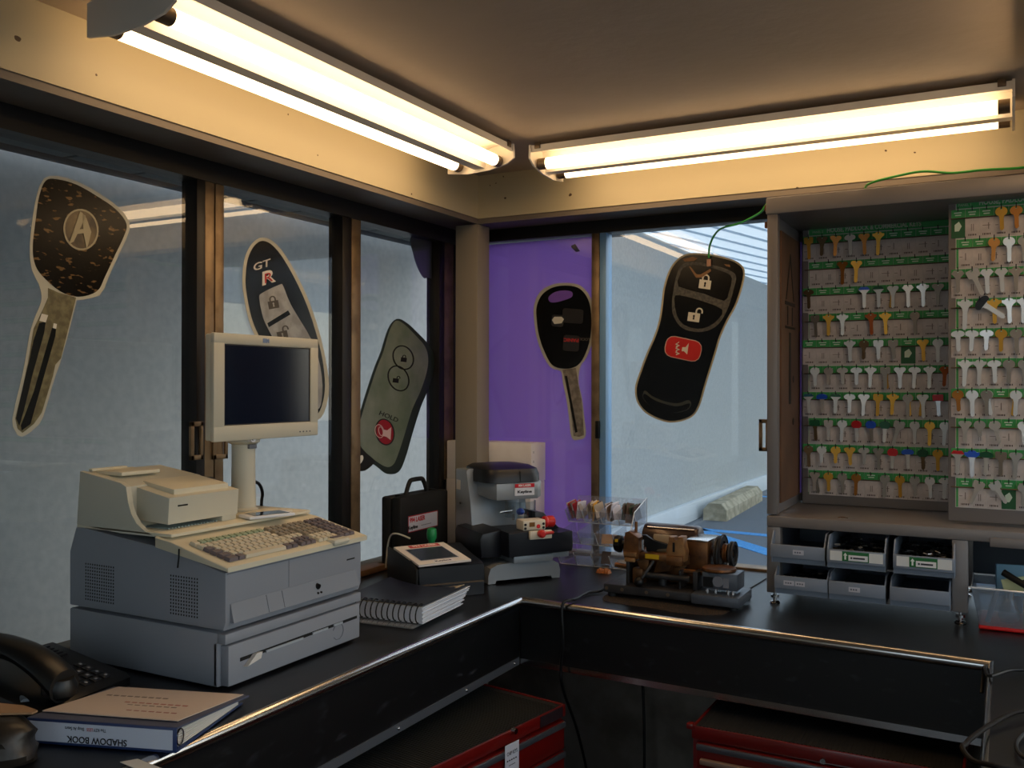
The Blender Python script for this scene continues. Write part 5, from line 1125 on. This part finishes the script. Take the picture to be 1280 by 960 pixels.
B1 = [
 [(0, 'square', 'gold', .060), (1, 'clover', 'dark', .052), (2, 'clover', 'bronze'), (3, 'oval', 'silver'), (4, 'clover', 'bronze', .056), (5, 'trident', 'gold', .060)],
 [(2, 'clover', 'bronze', .062), (3, 'clover', 'gold', .058)],
 [(0, 'oval', 'dark', .052), (4, 'hex', 'silver', .055, 1, 'blue'), (5, 'hex', 'silver', .055, 1, 'green'), (6, 'clover', 'silver', .058), (7, 'hex', 'silver', .058), (8, 'trident', 'bright', .058), (9, 'clover', 'pewter', .056)],
 [(0, 'square', 'pewter', .060), (1, 'trident', 'gold', .056), (2, 'trident', 'silver', .056), (4, 'trident', 'copper', .056), (5, 'trident', 'gold', .056), (7, 'round', 'pewter', .058)],
 [(3, 'trident', 'silver', .055), (4, 'round', 'dark', .050), (5, 'square', 'silver', .050), (6, 'square', 'pewter', .050), (8, 'clover', 'gold', .056), (9, 'round', 'silver', .060)],
 [(0, 'round', 'silver', .050), (1, 'round', 'silver', .046), (2, 'oval', 'silver', .044), (3, 'oval', 'silver', .046), (4, 'trident', 'bright', .054), (5, 'square', 'pewter', .060), (6, 'clover', 'silver', .056), (7, 'oval', 'silver', .056), (8, 'trident', 'bright', .056), (9, 'hex', 'copper', .050)],
 [(0, 'hex', 'silver', .052, 1, 'teal'), (1, 'oval', 'silver', .052, 1, 'blue'), (2, 'hex', 'silver', .052, 1, 'green'), (3, 'oval', 'silver', .050), (4, 'clover', 'silver', .058), (5, 'square', 'gold', .058), (6, 'trident', 'gold', .054), (7, 'round', 'pewter', .062), (8, 'clover', 'silver', .062), (9, 'square', 'bright', .056, 1, 'red')],
 [(0, 'square', 'dark', .056, 1, 'green'), (1, 'square', 'bright', .054), (2, 'round', 'silver', .058), (3, 'round', 'bright', .056, 1, 'red'), (4, 'round', 'pewter', .056, 1, 'blue'), (5, 'round', 'silver', .056, 1, 'green'), (6, 'square', 'pewter', .062, 1.1, None, 18), (7, 'round', 'silver', .058), (8, 'round', 'gold', .062), (9, 'round', 'silver', .060)],
 [(0, 'round', 'dark', .058), (1, 'round', 'bright', .044), (2, 'round', 'gold', .044), (3, 'clover', 'gold', .048), (4, 'oval', 'silver', .044), (5, 'clover', 'pewter', .056), (6, 'round', 'silver', .052, 1, 'red'), (7, 'oval', 'silver', .052, 1, 'blue'), (8, 'round', 'dark', .052, 1, 'green'), (9, 'round', 'gold', .054)],
 [(0, 'clover', 'silver', .050), (1, 'round', 'gold', .050), (2, 'round', 'pewter', .054), (3, 'round', 'bronze', .058), (5, 'round', 'pewter', .060), (6, 'round', 'gold', .056), (7, 'round', 'pewter', .050), (8, 'round', 'bright', .054), (9, 'oval', 'silver', .054)]]
B2 = [
 [(3, 'round', 'gold', .052), (4, 'round', 'bronze', .050)],
 [(2, 'round', 'bronze', .052), (3, 'round', 'silver', .056), (4, 'round', 'silver', .056)],
 [(0, 'hex', 'pewter', .052), (1, 'square', 'silver', .056, 1.15, None, -22), (2, 'hex', 'silver', .056), (3, 'hex', 'silver', .054), (4, 'trident', 'pewter', .054)],
 [(0, 'trident', 'silver', .062, 1.12), (1, 'oval', 'silver', .055, 1.25, 'black', -52), (2, 'trident', 'gold', .056), (3, 'trident', 'bright', .056), (4, 'trident', 'bright', .056)],
 [(0, 'oval', 'silver', .048), (1, 'oval', 'silver', .048), (2, 'oval', 'bright', .046), (3, 'round', 'gold', .050), (4, 'round', 'pewter', .056)],
 [(0, 'trident', 'silver', .058, 1.05), (1, 'trident', 'silver', .058), (2, 'oval', 'silver', .052), (3, 'round', 'pewter', .054), (4, 'round', 'pewter', .056)],
 [(0, 'round', 'bronze', .048), (1, 'round', 'bright', .058, 1.05), (2, 'round', 'pewter', .058), (4, 'round', 'silver', .058)],
 [(0, 'clover', 'silver', .050), (1, 'round', 'pewter', .036), (2, 'round', 'silver', .052, 1, None, -14), (4, 'round', 'bright', .050)],
 [(0, 'hex', 'silver', .056, 1, 'red'), (1, 'trident', 'bright', .058, 1.05, 'blue'), (2, 'oval', 'silver', .056, 1, 'green'), (3, 'square', 'pewter', .056), (4, 'clover', 'pewter', .062)],
 [(1, 'square', 'silver', .056, 1, None, 22), (2, 'square', 'silver', .054, 1, None, -28), (4, 'round', 'pewter', .052)]]
for bd, rows_ in ((1, B1), (2, B2)):
    for r, row in enumerate(rows_):
        for n_, e in enumerate(row):
            e = list(e)+[None]*(7-len(e)); c, kind, mn, ln, sc_k, cv, tl = e
            put(bd, r, c, kind, mn, ln or .055, sc_k or 1.0, cv, tl or 0, n_)
for bd, r, c, kind, mn, nth, tl in ((1, 6, 7, 'round', 'gold', 7, -7), (1, 6, 8, 'clover', 'gold', 8, 6), (1, 9, 0, 'clover', 'pewter', 0, -9), (2, 6, 2, 'round', 'silver', 2, -10), (2, 6, 4, 'round', 'gold', 3, 9), (1, 2, 6, 'clover', 'gold', 3, 6), (1, 5, 5, 'square', 'gold', 5, -6), (1, 8, 0, 'round', 'pewter', 0, 6)):
    put(bd, r, c, kind, mn, .057, 1.0, None, tl, nth, extra=1)

# ================================================================== SMALL PARTS BINS IN THE CABINET
BINM = mat('bin_grey', '7b8492', .5, bump=.04, bscale=200)
BITS = mat('dark_bits', '0d0d0e', .35, metal=.3)
def bin_(x0, x1, z0, z1, yf, label, kind):
    t = thing('parts_bin', label, 'bin', ((x0+x1)/2, yf+.16, z0), 'grey parts bins under the key cabinet'); th = .003; yb = CY1-.04; lip = z0+.047
    for sx_ in (x0, x1-th):
        m = MB(BINM); m.prism([(sx_, yf+.006, z0), (sx_, yf, lip), (sx_, yf+.028, z1), (sx_, yb, z1), (sx_, yb, z0)], (th, 0, 0)); obj('bin_side', m, t)
    m = MB(BINM); m.hull8([(x0+.0005, yf+.008, z0), (x1-.0005, yf+.008, z0), (x1-.0005, yf+.012, z0), (x0+.0005, yf+.012, z0)], [(x0+.0005, yf-.001, lip), (x1-.0005, yf-.001, lip), (x1-.0005, yf+.004, lip), (x0+.0005, yf+.004, lip)])
    m.box((x0, yf-.004, lip-.032), (x1, yf+.003, lip+.001), .001); obj('bin_front', m, t)
    m = MB(BINM); m.box((x0+.001, yf+.01, z0), (x1-.001, yb, z0+.003)); m.box((x0+.001, yb-.003, z0), (x1-.001, yb, z1)); obj('bin_tray', m, t)
    def pt(nm, a, b, c0, c1, mt, e=.0006): mm = MB(mt); mm.box((a, yf-.004-e, c0), (b, yf-.004, c1)); return obj(nm, mm, t)
    w = x1-x0
    if kind == 'green':
        pt('label_strip', x0+.008, x1-.005, lip-.026, lip-.002, P('d9dad8', 'bin_label_white')); pt('label_green', x0+w*.27, x1-w*.27, lip-.026, lip-.002, P('2a6a3c', 'bin_label_green'), .0012)
        pt('label_logo', x0+w*.38, x1-w*.29, lip-.024, lip-.010, P('e2e2e2', 'bin_logo_white'), .0018); mm = MB(P('3a3a40', 'bin_logo_ink')); mm.box((x0+w*.46, yf-.0064, lip-.019), (x1-w*.34, yf-.0058, lip-.015)); mm.cyl((x0+w*.43, yf-.0064, lip-.017), (x0+w*.43, yf-.0058, lip-.017), .0025, seg=8); obj('logo_print', mm, t)
        mm = MB(P('dfe6dc', 'bin_arrow')); a = x0+w*.325; mm.prism([(a, yf-.0058, lip-.005), (a+.005, yf-.0058, lip-.012), (a+.002, yf-.0058, lip-.012), (a+.002, yf-.0058, lip-.022), (a-.002, yf-.0058, lip-.022), (a-.002, yf-.0058, lip-.012), (a-.005, yf-.0058, lip-.012)], (0, .0006, 0)); obj('arrow', mm, t)
    elif kind: 
        for a, b in kind:
            pt('paper_label', x0+w*a, x0+w*b, lip-.022, lip-.010, P('b9bac4', 'bin_tape')); mm = MB(P('6a6c78', 'bin_tape_ink'))
            for q in range(3): mm.box((x0+w*a+.004+q*.006, yf-.0050, lip-.018), (x0+w*a+.008+q*.006, yf-.0045, lip-.014))
            obj('tape_writing', mm, t)
    return t
bins = [(-.548, -.412, 1.041, 1.120, 2.452, 'empty grey bin at the left of the upper bin row', ((.42, .62),)), (-.406, -.268, 1.041, 1.120, 2.446, 'grey bin with green arrow label in the middle of the upper row', 'green'),
        (-.250, -.114, 1.041, 1.120, 2.444, 'grey bin with green arrow label at the right of the upper row', 'green'),
        (-.538, -.405, .9605, 1.026, 2.452, 'grey bin with two tape labels at the left of the lower row', ((.18, .38), (.40, .58))), (-.402, -.268, .9605, 1.026, 2.450, 'grey bin with one tape label in the middle of the lower row', ((.36, .56),)),
        (-.258, -.124, .9605, 1.026, 2.448, 'plain unlabelled grey bin at the right of the lower row', None)]
for i, (x0, x1, z0, z1, yf, l_, k_) in enumerate(bins):
    bin_(x0, x1, z0, z1, yf, l_, k_)
    if i in (1, 2, 3):
        m = MB(BITS, MATS['key_silver'])
        for q in range(300 if i != 3 else 120):
            m.use(1 if random.random() < .10 else 0)
            h = z0+.004+random.random()*(.045 if i != 3 else .03); x = random.uniform(x0+.012, x1-.012); y = random.uniform(yf+.03, yf+.20); 
            R_ = Matrix.Translation((x, y, h+.006)) @ Matrix.Rotation(random.uniform(0, 3), 4, 'Z') @ Matrix.Rotation(random.uniform(-.6, .6), 4, 'X')
            m.box((-.008, -.003, -.001), (.008, .003, .001), M=R_)
        o = tag(obj('key_blanks', m), ('dark and silver key blanks filling the upper middle bin', 'dark and silver key blanks filling the upper right bin', 'loose dark key blanks in the lower left bin')[i-1], 'key blanks'); o['kind'] = 'stuff'

# ================================================================== PLASTIC TUB
tb = thing('plastic_tub', 'cloudy plastic tub on a red tray under the front key board', 'tub', (.03, 2.56, .9215))
m = MB(RED); m.box((-.064, 2.478, .9215), (.185, 2.66, .930), .003); obj('red_tray', m, tb)
def tubring(z, e): return [(-.060-e, 2.482-e*.4, z), (.18+e, 2.482-e*.4, z), (.18+e, 2.655+e*.4, z), (-.060-e, 2.655+e*.4, z)]
m = MB(PTUB); bm_ = m.bm
for w_ in ((0, 1), (1, 2), (2, 3), (3, 0)):
    a, b = tubring(.931, 0)[w_[0]], tubring(.931, 0)[w_[1]]; c_, d_ = tubring(1.018, .018)[w_[1]], tubring(1.018, .018)[w_[0]]
    n = (Vector(b)-Vector(a)).cross(Vector(d_)-Vector(a)).normalized()*.0015
    m.hull8([Vector(a), Vector(b), Vector(c_), Vector(d_)], [Vector(a)+n, Vector(b)+n, Vector(c_)+n, Vector(d_)+n])
obj('tub_wall', m, tb)
m = MB(ACRYLE); m.tube([Vector(p) for p in tubring(1.019, .020)], .0025, 6, closed=True); obj('tub_rim', m, tb)
m = MB(mat('blue_carton', '7ea8c0', .6)); m.box((-.040, -.012, 0), (.040, .012, .075), .001, M=Matrix.Translation((.012, 2.60, .985)) @ Matrix.Rotation(.12, 4, 'Z') @ Matrix.Rotation(-.12, 4, 'X')); tag(obj('blue_box', m), 'pale blue carton standing up in the plastic tub', 'box')
m = MB(BLK); m.cyl((-.012, 2.53, 1.052), (.055, 2.50, 1.018), .0085, .007); tag(obj('marker', m), 'fat black marker lying across the tub rim', 'marker')
m = MB(P('c9cfa0', 'card_lime'), BLK); m.box((-.045, -.001, 0), (.045, .001, .034), M=Matrix.Translation((.035, 2.535, 1.012)) @ Matrix.Rotation(.1, 4, 'Z') @ Matrix.Rotation(-.25, 4, 'Y')); m.use(1).box((-.002, -.0016, .01), (.02, -.001, .026), M=Matrix.Translation((.035, 2.535, 1.012)) @ Matrix.Rotation(.1, 4, 'Z') @ Matrix.Rotation(-.25, 4, 'Y')); tag(obj('packaging_card', m), 'lime and cream packaging card leaning in the tub', 'card')
m = MB(glass('bulb_glass', base=.15, haze=.15, rough=.05), CHROME); m.lathe((.0, 2.512, .9345), (.02, .05, 1), [(.004, 0), (.018, .004), (.024, .016), (.022, .032), (.014, .048), (.010, .058)], 18); m.use(1).lathe((.0015, 2.515, .992), (.02, .05, 1), [(.010, 0), (.010, .02), (.003, .022)], 14); tag(obj('light_bulb', m), 'clear glass bulb lying in the plastic tub', 'bulb')
m = MB(P('b8945c', 'tub_tan')); m.box((.03, 2.50, .9315), (.15, 2.57, .985), .002); tag(obj('tan_carton', m), 'tan carton at the bottom of the plastic tub', 'box')
m = MB(P('9aa2ae', 'tub_strip')); m.cyl((-.045, 2.51, .934), (-.025, 2.51, 1.01), .006); tag(obj('steel_tube', m), 'grey tube upright in the left end of the tub', 'tube')

# ================================================================== TOOL CHESTS UNDER THE COUNTER
MATB = mat('ribbed_mat', '0f0f0f', .8)
def chest(P0, ax, W_, Dp_, H, label, tdrawers, txt):
    """P0 near left floor corner of the front, ax = direction of the front edge (unit), depth runs to the left of ax"""
    a = Vector(ax); d = Vector((-a.y, a.x, 0)); P0 = Vector(P0)
    t = thing('tool_chest', label, 'tool chest', P0+a*W_/2+d*Dp_/2)
    M_ = Matrix(((a.x, d.x, 0, P0.x), (a.y, d.y, 0, P0.y), (0, 0, 1, P0.z), (0, 0, 0, 1)))
    def bb(nm, p, q, mt, bev=.002, par=t): m = MB(mt); m.box(p, q, bev, M=M_); return obj(nm, m, par)
    bb('chest_body', (0, .012, 0), (W_, Dp_, H-.022), REDM)
    for p, q in (((0, 0, H-.03), (W_, .006, H)), ((0, .006, H-.022), (.006, Dp_, H)), ((W_-.006, .006, H-.022), (W_, Dp_, H)), ((.006, Dp_-.006, H-.022), (W_-.006, Dp_, H))): bb('top_rim', p, q, REDM)
    bb('top_mat', (.007, .007, H-.021), (W_-.007, Dp_-.007, H-.003), MATB, 0)
    n = int((Dp_-.03)/.008) if Dp_ < .5 else 50
    m = MB(MATB)
    for k in range(int((W_-.03)/.009)): m.box((.015+k*.009, .012, H-.003), (.019+k*.009, Dp_-.012, H-.0015), M=M_)
    obj('mat_ribs', m, t)['kind'] = 'stuff'
    z = H-.034
    for k in range(tdrawers):
        h = .075 if k < 2 else .11
        if z-h < .03: break
        dr_ = bb('drawer', (.014, -.006, z-h+.003), (W_-.014, .013, z-.002), REDM)
        bb('drawer_pull', (.014, -.012, z-.018), (W_-.014, -.005, z-.003), mat('drawer_trim', '6a6f78', .35, metal=.7), .003, dr_)
        z -= h
    return t, M_, a, d
CA = Vector((.161, .987, 0)).normalized()
t1, M1, a1, d1_ = chest(Vector((-.985, 2.125, .0125))-CA*.90, CA, .90, .40, .685, 'red tool chest with ribbed top mat under the left counter', 6, '')
# front faces +x: label and lock
def onM(M_, x, y, z): return M_ @ Vector((x, y, z))
FP = M1 @ Vector((0, -.013, 0)); FN = M1.to_3x3() @ Vector((0, -1, 0)); FX = M1.to_3x3() @ Vector((1, 0, 0))
M1i = M1.inverted()
p_ = M1i @ hp(640, 947, FP, FN)
m = MB(P('c9c9d2', 'paper_label')); m.box((p_.x-.026, -.0135, p_.z-.05), (p_.x+.026, -.0125, p_.z+.034), M=M1); l1 = obj('paper_label', m, t1)
text('lettering', 'CHIP KEYS', INK, M1 @ Vector((p_.x, -.0138, p_.z+.012)), FX, (0, 0, 1), .0125, l1, depth=.0002, sx=.68)
m = MB(INK)
for k in range(5): m.box((p_.x-.02+k*.008, -.0139, p_.z-.005), (p_.x-.015+k*.008, -.0134, p_.z-.002), M=M1); m.box((p_.x-.012+k*.005, -.0139, p_.z-.016), (p_.x-.009+k*.005, -.0134, p_.z-.014), M=M1)
obj('fine_print', m, l1)
p_ = M1i @ hp(641, 913, M1 @ Vector((0, 0, 0)), FN); m = MB(CHROME); m.cyl(M1 @ Vector((p_.x, .001, p_.z)), M1 @ Vector((p_.x, -.010, p_.z)), .007); obj('lock', m, t1)
m = MB(P('2a1c20', 'badge_plate')); m.box((.79, -.002, .657), (.885, .001, .683), M=M1); obj('badge', m, t1)
t2, M2, a2, d2_ = chest((-.66, 2.13, .0125), (1, 0, 0), .58, .48, .686, 'red tool chest with dark top under the right counter', 6, '')
m = MB(mat('pull_tan', 'a08878', .4, metal=.4)); m.box((-.635, 2.108, .618), (-.28, 2.122, .631), .003); obj('drawer_handle', m, t2)
m = MB(CHROME); m.cyl((-.36, 2.131, .675), (-.36, 2.118, .675), .006); obj('lock', m, t2)
m = MB(REDM); m.box((-.672, 2.125, .69), (-.655, 2.145, .703), .003); obj('corner_lug', m, t2)
# ================================================================== CABLES
def cable(name, pts, r, mt, label, n=6): return tag(obj(name, MB(mt).tube(smooth(pts, n, False), r, 8)), label, 'cable')
gp = [(1280, 209), (1230, 212), (1190, 216), (1155, 214), (1125, 219), (1085, 230)]
G1 = [hy(x, y, 2.482) for x, y in gp]
for p in G1: p.z = max(p.z, 2.005)
g2 = [Vector((-.35, 2.60, 2.006)), Vector((-.50, 2.60, 2.008)), Vector((-.572, 2.56, 2.004))]+[hy(x, y, yy) for x, y, yy in ((950, 266, 2.6), (925, 279, 2.75), (903, 285, 2.85), (893, 294, 2.90), (887, 308, 2.925), (886, 322, 2.935))]
GG = [Vector((.3, 2.5, 2.02)), Vector((.1, 2.485, 2.03))]+[Vector((p.x, 2.484, p.z)) for p in G1]
cable('green_wire', GG+g2[0:], .0032, GREENW, 'thin green wire running over the cabinet top and down to the fob decal')
m = MB(P('c89a80', 'tape_tan')); a_ = hy(886, 328, 2.938); m.box((a_.x-.006, 2.934, a_.z-.013), (a_.x+.007, 2.942, a_.z+.010), .001); tag(obj('tape', m), 'scrap of tan tape at the end of the green wire', 'tape')
cable('white_cable', [(-1.44, 1.79, .93), (-1.48, 1.84, .935), (-1.50, 1.90, .925), (-1.52, 1.92, .96), (-1.58, 1.86, 1.0), (-1.65, 1.80, 1.02), (-1.72, 1.78, .95)], .0028, BEIGE, 'cream cable looping out beside the terminal behind the spiral book')
cable('grey_cable', [(-1.62, 2.36, 1.03), (-1.66, 2.34, 1.045), (-1.70, 2.36, 1.02), (-1.72, 2.37, .93)], .0028, BEIGE, 'cream cable curving up behind the control console')
m = MB(RED); m.lathe((-1.47, 1.79, .9215), (0, 0, 1), [(.016, 0), (.018, .004), (.018, .045), (.014, .052)], 16); tag(obj('red_cap', m), 'small red cap standing between terminal and console', 'cap')
m = MB(mat('sill_wood', '6a4a2c', .6)); m.box((-1.77, 1.80, .9215), (-1.72, 2.38, .94), .002); tag(obj('wood_strip', m), 'brown wooden strip lying along the left window sill', 'strip')
cable('machine_cord', [(-1.452, 2.355, 1.012), (-1.462, 2.362, 1.02), (-1.468, 2.375, 1.0), (-1.462, 2.372, .925)], .0025, BEIGE, 'thin cord with plug behind the console, left of the key cutting machine')
for k, pts in enumerate(([(-1.03, 2.80, .88), (-1.03, 2.78, .72), (-1.01, 2.76, .5), (-1.0, 2.74, .3), (-1.0, 2.72, .03)], [(-1.16, 2.80, .88), (-1.15, 2.74, .70), (-1.19, 2.72, .62), (-1.25, 2.74, .70), (-1.27, 2.80, .88)])):
    cable('hanging_cord', pts, .0045, BLK, ('black cord hanging straight down under the counter corner', 'black cord drooping in a loop under the counter corner')[k])
cz = .928
cable('cable_coil', [hz(x, y, z) for x, y, z in ((1290, 838, cz), (1262, 838, cz), (1236, 845, cz-.002))]+[Vector((-.045, 2.19, .91)), Vector((-.05, 2.17, .86))], .0035, BLK, 'black cord reaching over the corner edge of the right counter')
cl_ = [(1300, 890), (1270, 893), (1240, 905), (1215, 925), (1207, 930), (1203, 938), (1215, 950), (1240, 960), (1275, 962), (1300, 957)]
cable('cable_coil', [hz(x, y, .93 if x > 1228 else .925) + Vector((0, 0, .004 if k % 2 else 0)) for k, (x, y) in enumerate(cl_)], .0042, mat('cord_brown', '120c09', .7, spec=.2), 'brown black cord looped over the front of the right counter')
cable('cable_coil', [hz(x, y, .929) for x, y in ((1300, 905), (1282, 915), (1270, 930), (1278, 946), (1300, 950))], .0035, BLK, 'short black cord curl at the right photo edge on the counter')
# ================================================================== CLUTTER AT THE LOWER LEFT
pc = hz(18, 868, .94); a_, b_ = hz(8, 858, .95), hz(31, 879, .95)
m = MB(P('7d8690', 'steel_tube', .35, metal=.5)); m.cyl(a_, b_, .0075); m2 = tag(obj('lip_balm', m), 'short grey cylinder lying before the telephone', 'tube')
m = MB(ORNG); p0 = hz(2, 885, .95); m.box((p0.x-.04, p0.y-.01, .935), (p0.x+.012, p0.y+.008, .95), .003); tag(obj('orange_handle', m), 'orange handle end at the left photo edge', 'tool')
m = MB(mat('cardboard', '9c7a58', .75)); c = [hz(x, y, .985) for x, y in ((-30, 884), (0, 881), (30, 884), (47, 890), (40, 893), (0, 894), (-30, 896))]; m.prism(c, (0, 0, .003)); tag(obj('cardboard_flap', m), 'brown cardboard flap on top of the dark bag at lower left', 'cardboard')
R = []
cc = hz(2, 925, .95)
for k in range(9):
    v = k/8; zz = .9215+.062*v; s_ = (1.0, 1.05, 1.04, 1.0, .97, .96, .9, .75, .4)[k]
    R.append([Vector((cc.x+.055*s_*(1+.08*math.sin(3*a+k))*math.cos(a), cc.y+.045*s_*(1+.1*math.sin(4*a+2*k))*math.sin(a), zz)) for a in [2*math.pi*i/20 for i in range(20)]])
m = MB(mat('dark_bag', '15120f', .4, col2='2c2620', cscale=20, bump=.4)); m.rings(R); tag(obj('dark_bag', m), 'dark lumpy bag at the lower left edge of the counter', 'bag')
m = MB(P('c9c9c4', 'paper_slip2')); c = [hz(x, y, .922) for x, y in ((150, 953), (172, 949), (205, 962), (180, 966))]; m.prism(c, (0, 0, .0008)); tag(obj('paper_slip', m), 'white paper corner on the counter before the binder spine', 'paper')
